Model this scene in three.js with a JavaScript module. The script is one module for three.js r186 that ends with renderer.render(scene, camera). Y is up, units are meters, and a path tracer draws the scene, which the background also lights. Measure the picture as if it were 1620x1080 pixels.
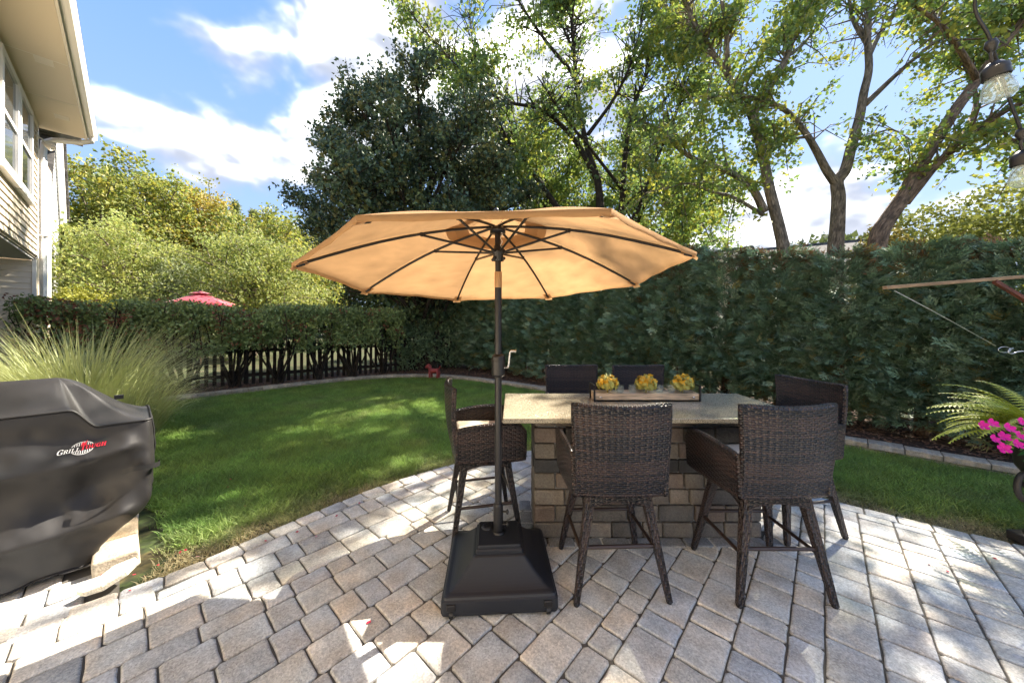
import * as THREE from 'three';
import { mergeGeometries } from 'three/addons/utils/BufferGeometryUtils.js';
import { RoundedBoxGeometry } from 'three/addons/geometries/RoundedBoxGeometry.js';

// ---------------------------------------------------------------- camera, sky, sun, exposure
const scene = new THREE.Scene();
const H = 1.6, F = 548;                       // eye height in metres, focal length in photo pixels (photo 1620 x 1080)
const camera = new THREE.PerspectiveCamera(2 * Math.atan(540 / F) * 180 / Math.PI, 1.5, 0.05, 400);
camera.position.set(0, H, 0); camera.lookAt(0, H, -1);
camera.setViewOffset(1620, 1080, 0, 28, 1620, 1080);   // lens shifted a little, verticals stay vertical
scene.add(camera);
const renderer = new THREE.WebGLRenderer({ antialias: true });
renderer.toneMapping = THREE.LinearToneMapping;
renderer.toneMappingExposure = 8.6;
renderer.outputColorSpace = THREE.SRGBColorSpace;
renderer.shadowMap.enabled = true;

const SUN_AZ = 44 * Math.PI / 180, SUN_EL = 43 * Math.PI / 180;
const toSun = new THREE.Vector3(Math.sin(SUN_AZ) * Math.cos(SUN_EL), Math.sin(SUN_EL), -Math.cos(SUN_AZ) * Math.cos(SUN_EL));
const sun = new THREE.DirectionalLight(new THREE.Color(1.0, 0.9, 0.76), 2.45);
sun.position.copy(toSun).multiplyScalar(60); sun.target.position.set(0, 0, -4);
sun.castShadow = true; sun.shadow.mapSize.set(4096, 4096);
Object.assign(sun.shadow.camera, { left: -25, right: 25, top: 25, bottom: -25, near: 1, far: 140 });
scene.add(sun, sun.target);

function rng(seed) { let s = seed | 0; return () => { s = (s + 0x6d2b79f5) | 0; let t = Math.imul(s ^ (s >>> 15), 1 | s); t = (t + Math.imul(t ^ (t >>> 7), 61 | t)) ^ t; return ((t ^ (t >>> 14)) >>> 0) / 4294967296; }; }
const hash3 = (x, y, z) => { let h = Math.imul(x, 374761393) ^ Math.imul(y, 668265263) ^ Math.imul(z, 2147483647 ^ 0x5bd1e995); h = Math.imul(h ^ (h >>> 13), 1274126177); return ((h ^ (h >>> 16)) >>> 0) / 4294967296; };
function noise3(x, y, z, P = 0) {
  const xi = Math.floor(x), yi = Math.floor(y), zi = Math.floor(z), fx = x - xi, fy = y - yi, fz = z - zi;
  const u = fx * fx * (3 - 2 * fx), v = fy * fy * (3 - 2 * fy), w = fz * fz * (3 - 2 * fz);
  let X0 = xi, X1 = xi + 1, Y0 = yi, Y1 = yi + 1;
  if (P) { X0 = ((X0 % P) + P) % P; X1 = ((X1 % P) + P) % P; Y0 = ((Y0 % P) + P) % P; Y1 = ((Y1 % P) + P) % P; }
  const a = hash3(X0, Y0, zi), b = hash3(X1, Y0, zi), c = hash3(X0, Y1, zi), d = hash3(X1, Y1, zi), e = hash3(X0, Y0, zi + 1), f = hash3(X1, Y0, zi + 1), g = hash3(X0, Y1, zi + 1), h = hash3(X1, Y1, zi + 1);
  const p = a + (b - a) * u, q = c + (d - c) * u, r = e + (f - e) * u, s = g + (h - g) * u, m = p + (q - p) * v, n = r + (s - r) * v;
  return m + (n - m) * w;
}
function fbm(x, y, z, o = 5) { let a = 0.5, s = 0, n = 0; for (let i = 0; i < o; i++) { s += a * noise3(x, y, z); n += a; a *= 0.52; x = x * 2.03 + 11.3; y = y * 2.03 + 4.7; z = z * 2.03 + 7.1; } return s / n; }
const clamp = (x, a = 0, b = 1) => Math.min(b, Math.max(a, x));
const sstep = (a, b, x) => { const t = clamp((x - a) / (b - a)); return t * t * (3 - 2 * t); };
const lerp = (a, b, t) => a + (b - a) * t;

{ // the sky: blue air that pales towards the horizon, drifting cumulus all round, larger cloud banks where the photograph has them, others added out of view
  const W = 2048, Hh = 1024, data = new Float32Array(W * Hh * 4);
  // banks: azimuth (right of the view axis), elevation, half widths in degrees, weight
  const banks = [[-30, 36, 11, 4.5, .42], [-40, 31, 7, 3, .16], [-15, 33, 12, 8, .42], [-2, 44, 14, 8, .3], [-42, 24, 6, 3.4, .26], [-33, 22, 10, 4.5, .26], [-26, 26, 8, 5, .22], [-50, 22, 3, 2.4, .14], [33, 11, 12, 5, .26], [52, 10, 10, 5, .18], [12, 22, 12, 6, .14], [27, 19, 6, 3, .12],
    [-57, 32, 9, 14, -.3], [-54, 16, 9, 5, -.22], [-38, 25.5, 3.5, 1.6, -.12], [-20, 15, 10, 3, -.16], [40, 30, 16, 7, -.16], [95, 26, 18, 7, .3], [150, 30, 20, 8, .3], [-110, 28, 18, 7, .3], [-160, 24, 16, 7, .28]];
  const sd = toSun;
  for (let j = 0; j < Hh; j++) {
    const el = ((j + .5) / Hh - .5) * Math.PI;              // row 0 is the bottom
    const y = Math.sin(el), ce = Math.cos(el), eld = el * 180 / Math.PI;
    for (let i = 0; i < W; i++) {
      const k = (j * W + i) * 4; data[k + 3] = 1;
      if (eld < -3) { data[k] = .3; data[k + 1] = .32; data[k + 2] = .3; continue; }
      const phi = ((i + .5) / W - .5) * 2 * Math.PI, x = ce * Math.cos(phi), z = ce * Math.sin(phi);
      const az = Math.atan2(x, -z) * 180 / Math.PI;
      const h = clamp(eld / 60);
      let r = lerp(.10, .016, Math.pow(h, .5)), g = lerp(.123, .046, Math.pow(h, .55)), b = lerp(.157, .115, Math.pow(h, .8));
      const ca = x * sd.x + y * sd.y + z * sd.z, glow = Math.pow(Math.max(0, ca), 5) * .03; r += glow; g += glow; b += glow;
      let bank = 0;
      for (const [a0, e0, sa, se, w] of banks) { let da = az - a0; if (da > 180) da -= 360; if (da < -180) da += 360; const q = (da / sa) ** 2 + ((eld - e0) / se) ** 2; if (q < 9) bank += w * Math.exp(-q * .8); }
      const s = 4.6, wx = fbm(x * 6 + 3, y * 6, z * 6, 2) - .5, n = fbm(x * s + wx * .5 + 9.2, y * s * 1.9 + wx * .4, z * s + 2.5, 7);
      const d = n + bank * .8;
      const c = sstep(.55, .77, d);
      if (c > 0) {
        const n2 = fbm(x * s + wx * .5 + 9.2 - sd.x * .12, (y * s * 1.9) + wx * .4 + .22, z * s + 2.5 - sd.z * .12, 5);
        const lit = clamp(.50 + (n - n2) * 4.6 + (d - .78) * .8);
        const k2 = Math.pow(lit, 2.5), cr = lerp(.077, .43, k2), cg = lerp(.084, .43, k2), cb = lerp(.102, .435, k2);
        r = lerp(r, cr, c); g = lerp(g, cg, c); b = lerp(b, cb, c);
      }
      data[k] = r; data[k + 1] = g; data[k + 2] = b;
    }
  }
  const sky = new THREE.DataTexture(data, W, Hh, THREE.RGBAFormat, THREE.FloatType);
  sky.mapping = THREE.EquirectangularReflectionMapping; sky.magFilter = THREE.LinearFilter; sky.minFilter = THREE.LinearFilter; sky.needsUpdate = true;
  scene.background = sky; scene.environment = sky;
}

// ---------------------------------------------------------------- helpers
const V = (x, y, z) => new THREE.Vector3(x, y, z);
const at = (px, py, d) => V((px - 810) / F * d, H - (py - 512) / F * d, -d);                 // a photo pixel at a given depth
const onGround = (px, py, h = 0) => at(px, py, (H - h) * F / (py - 512));                    // a photo pixel on the level at height h
const TH = 48 * Math.PI / 180;                                                               // the house, the paving and the right hedge share one grid
const g1 = V(Math.cos(TH), 0, -Math.sin(TH)), g2 = V(-Math.sin(TH), 0, -Math.cos(TH));
const used = {};
const numbered = (n) => { const k = used[n] = (used[n] ?? -1) + 1; return k ? n + '_' + String(k).padStart(3, '0') : n; };
function tag(o, label, category, group, kind) { if (label) o.userData.label = label; if (category) o.userData.category = category; if (group) o.userData.group = group; if (kind) o.userData.kind = kind; return o; }
function thing(name, label, category, p = V(0, 0, 0), turn = 0, group) { const o = new THREE.Group(); o.name = numbered(name); o.position.copy(p); o.rotation.y = turn; scene.add(o); return tag(o, label, category, group); }
function mesh(name, geo, mat, parent, kind) { const m = new THREE.Mesh(geo, mat); m.name = parent ? name : numbered(name); m.castShadow = m.receiveShadow = true; if (kind) m.userData.kind = kind; (parent || scene).add(m); return m; }
const merge = (l) => l.length === 1 ? l[0] : mergeGeometries(l.map((g) => { const q = g.index ? g.toNonIndexed() : g; if (!q.attributes.uv) q.setAttribute('uv', new THREE.BufferAttribute(new Float32Array(q.attributes.position.count * 2), 2)); return q; }));
function geoFrom(pos, idx, uv) { const g = new THREE.BufferGeometry(); g.setAttribute('position', new THREE.Float32BufferAttribute(pos, 3)); g.setAttribute('uv', new THREE.Float32BufferAttribute(uv || new Array(pos.length / 3 * 2).fill(0), 2)); if (idx) g.setIndex(idx); g.computeVertexNormals(); return g; }
// box with uv in metres
function box(w, h, d, x = 0, y = 0, z = 0) {
  const g = new THREE.BoxGeometry(w, h, d), p = g.attributes.position, n = g.attributes.normal, u = g.attributes.uv;
  for (let i = 0; i < p.count; i++) { const ax = Math.abs(n.getX(i)) > .5 ? 0 : Math.abs(n.getY(i)) > .5 ? 1 : 2; u.setXY(i, ax === 0 ? p.getZ(i) : p.getX(i), ax === 1 ? p.getZ(i) : p.getY(i)); }
  return g.translate(x, y, z);
}
function rbox(w, h, d, r, x = 0, y = 0, z = 0, s = 2) {
  const g = new RoundedBoxGeometry(w, h, d, s, r), p = g.attributes.position, n = g.attributes.normal, u = g.attributes.uv;
  for (let i = 0; i < p.count; i++) { const a = [Math.abs(n.getX(i)), Math.abs(n.getY(i)), Math.abs(n.getZ(i))], ax = a.indexOf(Math.max(...a)); u.setXY(i, ax === 0 ? p.getZ(i) : p.getX(i), ax === 1 ? p.getZ(i) : p.getY(i)); }
  return g.translate(x, y, z);
}
// tube through points with a radius at each, uv in metres, closed ends
function tube(pts, radii, sides = 8, cap = true) {
  const pos = [], uv = [], idx = [], n = pts.length; let up = V(0, 1, 0), len = 0;
  const T = pts.map((p, i) => pts[Math.min(n - 1, i + 1)].clone().sub(pts[Math.max(0, i - 1)]).normalize());
  if (Math.abs(T[0].y) > .9) up = V(1, 0, 0);
  let N = V(0, 0, 0).crossVectors(T[0], up).normalize();
  for (let i = 0; i < n; i++) {
    N.addScaledVector(T[i], -N.dot(T[i])).normalize(); const B = V(0, 0, 0).crossVectors(T[i], N);
    if (i) len += pts[i].distanceTo(pts[i - 1]); const r = Array.isArray(radii) ? radii[i] : radii;
    for (let k = 0; k <= sides; k++) { const a = k / sides * 2 * Math.PI, c = Math.cos(a) * r, s = Math.sin(a) * r; pos.push(pts[i].x + N.x * c + B.x * s, pts[i].y + N.y * c + B.y * s, pts[i].z + N.z * c + B.z * s); uv.push(k / sides * 2 * Math.PI * r, len); }
  }
  const w = sides + 1;
  for (let i = 0; i < n - 1; i++) for (let k = 0; k < sides; k++) { const a = i * w + k; idx.push(a, a + 1, a + w, a + 1, a + w + 1, a + w); }
  if (cap) for (const e of [0, n - 1]) { const c = pos.length / 3; pos.push(pts[e].x, pts[e].y, pts[e].z); uv.push(0, 0); for (let k = 0; k < sides; k++) e ? idx.push(e * w + k, e * w + k + 1, c) : idx.push(k + 1, k, c); }
  return geoFrom(pos, idx, uv);
}
const smooth = (pts, n) => new THREE.CatmullRomCurve3(pts, false, 'centripetal').getPoints(n);
function lathe(prof, seg = 24) { return new THREE.LatheGeometry(prof.map(([r, y]) => new THREE.Vector2(r, y)), seg); }
function inst(name, geo, mat, list, parent, kind = 'stuff') {   // list of [matrix, colour or null]
  const m = new THREE.InstancedMesh(geo, mat, list.length); list.forEach(([M, c], i) => { m.setMatrixAt(i, M); if (c) m.setColorAt(i, c); });
  m.name = parent ? name : numbered(name); m.userData.kind = kind; m.castShadow = m.receiveShadow = true; (parent || scene).add(m); return m;
}
const M4 = new THREE.Matrix4(), Q = new THREE.Quaternion(), EU = new THREE.Euler();
const mat4 = (p, q, s) => new THREE.Matrix4().compose(p, q, typeof s === 'number' ? V(s, s, s) : s);
const rndQ = (R) => new THREE.Quaternion().setFromEuler(new THREE.Euler(R() * 6.283, R() * 6.283, R() * 6.283));
const col = (r, g, b) => new THREE.Color().setRGB(r, g, b);
function inPoly(x, z, P) { let c = false; for (let i = 0, j = P.length - 1; i < P.length; j = i++) { const a = P[i], b = P[j]; if ((a.z > z) !== (b.z > z) && x < (b.x - a.x) * (z - a.z) / (b.z - a.z) + a.x) c = !c; } return c; }
function sheet(poly, y, uvs = 1) { const s = new THREE.Shape(poly.map((p) => new THREE.Vector2(p.x, -p.z))); const g = new THREE.ShapeGeometry(s); g.rotateX(-Math.PI / 2).translate(0, y, 0); const p = g.attributes.position, u = g.attributes.uv; for (let i = 0; i < p.count; i++) u.setXY(i, p.getX(i) * uvs, p.getZ(i) * uvs); return g; }

// ---------------------------------------------------------------- textures and materials
function tex(w, h, fn, srgb = true, rep = 1) {
  const d = new Uint8Array(w * h * 4);
  for (let j = 0; j < h; j++) for (let i = 0; i < w; i++) { const v = fn(i / w, j / h, i, j), k = (j * w + i) * 4; if (typeof v === 'number') d[k] = d[k + 1] = d[k + 2] = clamp(v) * 255; else { d[k] = clamp(v[0]) * 255; d[k + 1] = clamp(v[1]) * 255; d[k + 2] = clamp(v[2]) * 255; } d[k + 3] = 255; }
  const t = new THREE.DataTexture(d, w, h); t.wrapS = t.wrapT = THREE.RepeatWrapping; t.magFilter = THREE.LinearFilter; t.minFilter = THREE.LinearMipmapLinearFilter; t.repeat.set(rep, rep); t.colorSpace = srgb ? THREE.SRGBColorSpace : THREE.NoColorSpace; t.needsUpdate = true; return t;
}
const tn = (u, v, f, z, o = 4) => { let a = .5, s = 0, n = 0; for (let i = 0; i < o; i++) { s += a * noise3(u * f, v * f, z + i * 3.1, f); n += a; a *= .55; f *= 2; } return s / n; };   // tileable
const T = {};
T.stone = tex(512, 512, (u, v, i, j) => { const n = tn(u, v, 6, 1, 5), f = tn(u, v, 96, 5, 2), sp = hash3(i >> 1, j >> 1, 3); let c = .85 + (n - .5) * .30 + (f - .5) * .26; if (sp > .985) c += .18; if (sp < .02) c -= .2; const w = tn(u, v, 4, 20, 3) - .5; return [c + w * .10, c, c - w * .11]; }, true, 1 / .7);
T.stoneB = tex(512, 512, (u, v, i, j) => { const f = tn(u, v, 80, 8, 3), n = tn(u, v, 14, 11, 3), pit = hash3(i >> 2, j >> 2, 9) > .985 ? -.35 : 0; return .5 + (f - .5) * .6 + (n - .5) * .5 + pit; }, false, 1 / .7);
T.granite = tex(512, 512, (u, v, i, j) => { const a = hash3(i, j, 1), b = hash3(i >> 1, j >> 1, 2), c = hash3(i >> 2, j >> 2, 4), n = tn(u, v, 8, 3, 3); let l = .62 + (n - .5) * .1; if (b > .8) l = .82; if (b < .16) l = .36; if (c > .93) l = .26; if (a > .93) l = .9; return [l * 1.0, l * .95, l * .84]; }, true, 1 / .55);
T.bark = tex(256, 512, (u, v) => { const n = tn(u, v * .5, 22, 2, 4), r = tn(u, v, 7, 7, 4); const c = .46 + (n - .5) * .5 + (r - .5) * .35; return [c, c * .93, c * .85]; }, true, 1);
T.bark.repeat.set(1.6, .8);
T.barkB = tex(256, 512, (u, v) => tn(u, v * .5, 26, 4, 4), false, 1); T.barkB.repeat.set(1.6, .8);
T.weave = tex(512, 512, (u, v, i, j) => (((i >> 2) + (j >> 2)) & 1 ? .62 : .4) + (tn(u, v, 64, 3, 2) - .5) * .4, false, 1 / .16);
T.cloth = tex(256, 256, (u, v) => { const c = .86 + (tn(u, v, 5, 4, 4) - .5) * .16; return [c, c, c]; }, true, 1 / .6);
T.wood = tex(512, 256, (u, v) => { const g = tn(u * .25, v, 32, 3, 4), s = tn(u, v, 5, 9, 3), c = .80 + (g - .5) * .5 + (s - .5) * .3; return [c, c * .94, c * .86]; }, true, 1); T.wood.repeat.set(1.2, 3);
T.shingle = tex(256, 256, (u, v, i, j) => { const r = Math.floor(v * 8), f = (v * 8) % 1, c0 = Math.floor((u * 8 + (r & 1) * .5)) % 8, h = hash3(c0, r, 3); let c = .5 + (h - .5) * .22 + (hash3(i, j, 2) - .5) * .2; if (f < .08) c *= .55; return [c, c * .98, c * .96]; }, true, 1 / 1.1);
T.mulch = tex(512, 512, (u, v) => { const n = tn(u, v, 40, 3, 4), m = tn(u, v, 9, 8, 3), c = .20 + (n - .5) * .34 + (m - .5) * .1; return [c * 1.25, c * .92, c * .72]; }, true, 1 / .9);
T.soil = tex(512, 512, (u, v) => { const n = tn(u, v, 48, 13, 4), m = tn(u, v, 6, 18, 4), t = sstep(.4, .6, m); const c = .30 + (n - .5) * .3; return [c * lerp(.86, 1.1, t), c * lerp(1.06, 1.0, t), c * lerp(.5, .62, t)]; }, true, 1 / 1.6);
// resin wicker: 8 upright stakes and 20 rows of flat strand to a tile of 0.32 m, strands passing over and under
const wick = (u, v) => { const S = 8, R = 20, su = u * S, rv = v * R, r = Math.floor(rv), fr = rv - r, over = Math.cos((su + (r & 1)) * Math.PI) * .5 + .5, edge = Math.min(fr, 1 - fr), strand = Math.sqrt(clamp(edge * 3.2)), seam = su + .5 - Math.floor(su + .5), stake = Math.sqrt(clamp(1 - Math.abs(seam - .5) * 5)); return { r, over, strand, stake, seg: Math.floor((su + (r & 1)) / 2) }; };
T.wicker = tex(512, 512, (u, v) => { const w = wick(u, v), h = hash3(w.r, w.seg, 7), row = hash3(w.r, 5, 1), tone = row > .52 ? .6 + .4 * h : h * .35, fib = .88 + tn(u, v, 64, 2, 2) * .24, stk = w.over < .3 && w.stake > .2; const c = stk ? hash3(Math.floor(u * 8 + .5) % 8, 3, 4) > .5 ? .75 : .2 : tone; const a = [lerp(.115, .32, c) * fib, lerp(.11, .25, c) * fib, lerp(.125, .225, c) * fib]; return a; }, true, 1 / .27);
T.wickerB = tex(512, 512, (u, v) => { const w = wick(u, v), s = w.strand * (.25 + .75 * sstep(.1, .7, w.over)); return Math.max(s, w.stake * .55); }, false, 1 / .27);

const phys = (o) => new THREE.MeshPhysicalMaterial({ side: THREE.DoubleSide, ...o });
const std = (o) => new THREE.MeshStandardMaterial({ side: THREE.DoubleSide, ...o });
const stoneMat = (r, g, b) => std({ color: col(r, g, b), map: T.stone, bumpMap: T.stoneB, bumpScale: .004, roughness: .92 });
const MAT = {
  pavers: [[.74, .715, .665], [.69, .685, .665], [.78, .725, .645], [.63, .645, .665], [.73, .69, .62], [.71, .70, .685], [.57, .57, .565], [.82, .78, .715]].map((c) => stoneMat(...c)),
  blocks: [[.215, .19, .163], [.18, .163, .145], [.25, .22, .19], [.145, .137, .13], [.215, .172, .147]].map((c) => stoneMat(...c)), darkBlock: stoneMat(.055, .057, .063), border: stoneMat(.33, .34, .36),
  edging: [[.60, .51, .39], [.52, .45, .35], [.66, .56, .43]].map((c) => stoneMat(...c)), flagstone: stoneMat(1, .93, .76), cap: stoneMat(.56, .45, .31),
  joint: std({ color: col(.10, .092, .08), roughness: 1 }), soil: std({ color: col(.55, .55, .5), map: T.soil, roughness: 1 }), mulch: std({ color: col(.8, .8, .8), map: T.mulch, bumpMap: T.mulch, bumpScale: .02, roughness: 1 }),
  granite: std({ map: T.granite, roughness: .14, color: col(.88, .88, .85) }),
  wicker: std({ map: T.wicker, bumpMap: T.wickerB, bumpScale: .009, roughness: .34, color: col(.62, .64, .70) }),
  wickerWrap: std({ color: col(.035, .022, .018), roughness: .4 }), cushion: std({ color: col(.70, .62, .49), map: T.cloth, bumpMap: T.weave, bumpScale: .0006, roughness: .95 }),
  canopy: phys({ color: col(.62, .365, .17), map: T.cloth, bumpMap: T.weave, bumpScale: .0004, roughness: 1, transmission: .4, thickness: 0, specularIntensity: .1 }),
  black: std({ color: col(.010, .010, .012), roughness: .4 }), blackMetal: std({ color: col(.022, .019, .018), roughness: .34, metalness: .2 }), plastic: std({ color: col(.010, .013, .020), roughness: .5, bumpMap: T.stoneB, bumpScale: .0006 }),
  chrome: std({ color: col(.72, .72, .74), roughness: .25, metalness: 1 }), cover: std({ color: col(.017, .016, .016), roughness: .48, bumpMap: T.weave, bumpScale: .0007 }), bind: std({ color: col(.008, .008, .008), roughness: .6 }),
  siding: std({ color: col(.58, .50, .385), roughness: .7 }), sidingTan: std({ color: col(.78, .69, .57), roughness: .7 }), white: std({ color: col(.82, .81, .78), roughness: .5 }), trim: std({ color: col(.76, .72, .63), roughness: .55 }), soffit: std({ color: col(.68, .60, .47), roughness: .7 }), greySoffit: std({ color: col(.45, .45, .44), roughness: .8 }),
  glass: std({ color: col(.05, .06, .07), roughness: .06, metalness: .0 }), roof: std({ color: col(.42, .41, .40), map: T.shingle, roughness: .95 }), whiteSiding: std({ color: col(.78, .79, .80), roughness: .6 }),
  bark: std({ color: col(.90, .84, .76), map: T.bark, bumpMap: T.barkB, bumpScale: .03, roughness: .95 }), barkDark: std({ color: col(.16, .14, .12), map: T.bark, bumpMap: T.barkB, bumpScale: .02, roughness: 1 }), barkRed: std({ color: col(.86, .66, .52), map: T.bark, bumpMap: T.barkB, bumpScale: .03, roughness: .95 }),
  fence: std({ color: col(.03, .022, .017), map: T.wood, roughness: .9 }), fenceTan: std({ color: col(.26, .20, .12), map: T.wood, roughness: .9 }), oldWood: std({ color: col(.40, .31, .23), map: T.wood, roughness: .85 }), redWood: std({ color: col(.16, .055, .04), map: T.wood, roughness: .7 }), tray: std({ color: col(.88, .78, .66), map: T.wood, roughness: .6 }),
  bulbGlass: phys({ color: col(.74, .80, .76), transmission: .80, thickness: 0, roughness: .12, ior: 1.5 }),
  clearGlass: phys({ color: col(.9, .93, .92), transmission: .94, thickness: 0, roughness: .05, ior: 1.45 }), iron: std({ color: col(.03, .026, .024), roughness: .5, metalness: .3 }),
};
const leafMat = (r, g, b, t = .42, rough = .85) => phys({ color: col(r, g, b), roughness: rough, transmission: t, thickness: 0, specularIntensity: .5 });

// ---------------------------------------------------------------- ground, patio, lawn, bed
const ground = mesh('ground', new THREE.PlaneGeometry(260, 260).rotateX(-Math.PI / 2).translate(0, -.05, -40), MAT.soil, null, 'structure');
{ const u = ground.geometry.attributes.uv, p = ground.geometry.attributes.position; for (let i = 0; i < p.count; i++) u.setXY(i, p.getX(i), p.getZ(i)); }

const edge = smooth([V(-2.36, 0, -2.08), V(-2.14, 0, -2.30), V(-1.94, 0, -2.59), V(-1.68, 0, -2.96), V(-1.31, 0, -3.42), V(-.78, 0, -3.88), V(-.2, 0, -4.25), V(.6, 0, -4.42), V(1.4, 0, -4.28), V(2.15, 0, -3.85), V(2.78, 0, -3.27), V(3.2, 0, -2.90), V(3.62, 0, -2.56), V(4.1, 0, -2.2), V(4.7, 0, -1.7)], 90);
// the patio field: everything on the house side of that edge
const padFar = [V(-4.9, 0, -1.3), V(-2.36, 0, -2.08).addScaledVector(g2, 1.2).addScaledVector(g1, -1.7), V(-2.36, 0, -2.08).addScaledVector(g2, 1.2)];
const patioPoly = [...edge, V(4.9, 0, -.6), V(4.9, 0, 1.2), V(-4.9, 0, 1.2), ...padFar];
const shift = (p, i, d) => { const a = edge[Math.max(0, i - 1)], b = edge[Math.min(edge.length - 1, i + 1)], t = b.clone().sub(a).normalize(); return V(p.x - t.z * d, 0, p.z + t.x * d); };   // towards the patio for d > 0
const inner = edge.map((p, i) => shift(p, i, .145));
const fieldPoly = [...inner, V(4.9, 0, -.6), V(4.9, 0, 1.2), V(-4.9, 0, 1.2), ...padFar];
const patio = mesh('patio', sheet(patioPoly, -.012), MAT.joint, null, 'structure');
// a paver: a tumbled slab over a convex outline, its rim bevelled, a few millimetres out of level
function slab(poly, R, top = 0, gap = .0048, bev = .009, deep = .045) {
  const c = poly.reduce((a, p) => a.add(p), V(0, 0, 0)).multiplyScalar(1 / poly.length), out = [], n = poly.length;
  for (let i = 0; i < n; i++) {
    const p = poly[i], q = poly[(i + 1) % n], o = poly[(i + n - 1) % n], e0 = o.clone().sub(p), e1 = q.clone().sub(p), l0 = e0.length(), l1 = e1.length(); e0.normalize(); e1.normalize();
    const cut = Math.min(.008 + R() * .009, l0 * .3, l1 * .3);
    out.push(p.clone().addScaledVector(e0, cut), p.clone().addScaledVector(e1, cut * (.7 + R() * .5)));
    if (l1 > .12) out.push(p.clone().lerp(q, .38 + R() * .24).add(V((R() - .5) * .006, 0, (R() - .5) * .006)));
  }
  const m = out.length, pos = [], idx = [], uv = [], ou = R() * 5, ov = R() * 5, tx = (R() - .5) * .02, tz = (R() - .5) * .02, lift = top + (R() - .5) * .004;
  const ring = (k, y) => { for (const p of out) { const d = p.clone().sub(c), l = d.length(), f = Math.max(.2, (l - k) / l), x = c.x + d.x * f, z = c.z + d.z * f; pos.push(x, y + lift + (y > -.03 ? (x - c.x) * tx + (z - c.z) * tz : 0) + (y === 0 ? (R() - .5) * .0015 : 0), z); uv.push(x + ou, z + ov + (y < -.03 ? y : 0)); } };
  ring(gap, -deep); ring(gap, -bev * .75); ring(gap + bev * .55, -bev * .2); ring(gap + bev * 1.5, 0);
  for (let r = 0; r < 3; r++) for (let i = 0; i < m; i++) { const a = r * m + i, b = r * m + (i + 1) % m; idx.push(a, a + m, b, b, a + m, b + m); }
  pos.push(c.x, lift + .0008, c.z); uv.push(c.x + ou, c.z + ov); for (let i = 0; i < m; i++) idx.push(3 * m + i, 4 * m, 3 * m + (i + 1) % m);
  return geoFrom(pos, idx, uv);
}
const cutBy = (poly, a, b) => { const side = (p) => (b.x - a.x) * (p.z - a.z) - (b.z - a.z) * (p.x - a.x), res = []; for (let k = 0; k < poly.length; k++) { const p = poly[k], q = poly[(k + 1) % poly.length], sp = side(p), sq = side(q); if (sp >= 0) res.push(p); if ((sp >= 0) !== (sq >= 0)) res.push(p.clone().lerp(q, sp / (sp - sq))); } return res.filter((p, i) => p.distanceTo(res[(i + 1) % res.length]) > .012); };
const areaOf = (P) => Math.abs(P.reduce((a, p, i) => { const q = P[(i + 1) % P.length]; return a + p.x * q.z - q.x * p.z; }, 0)) / 2;
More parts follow.
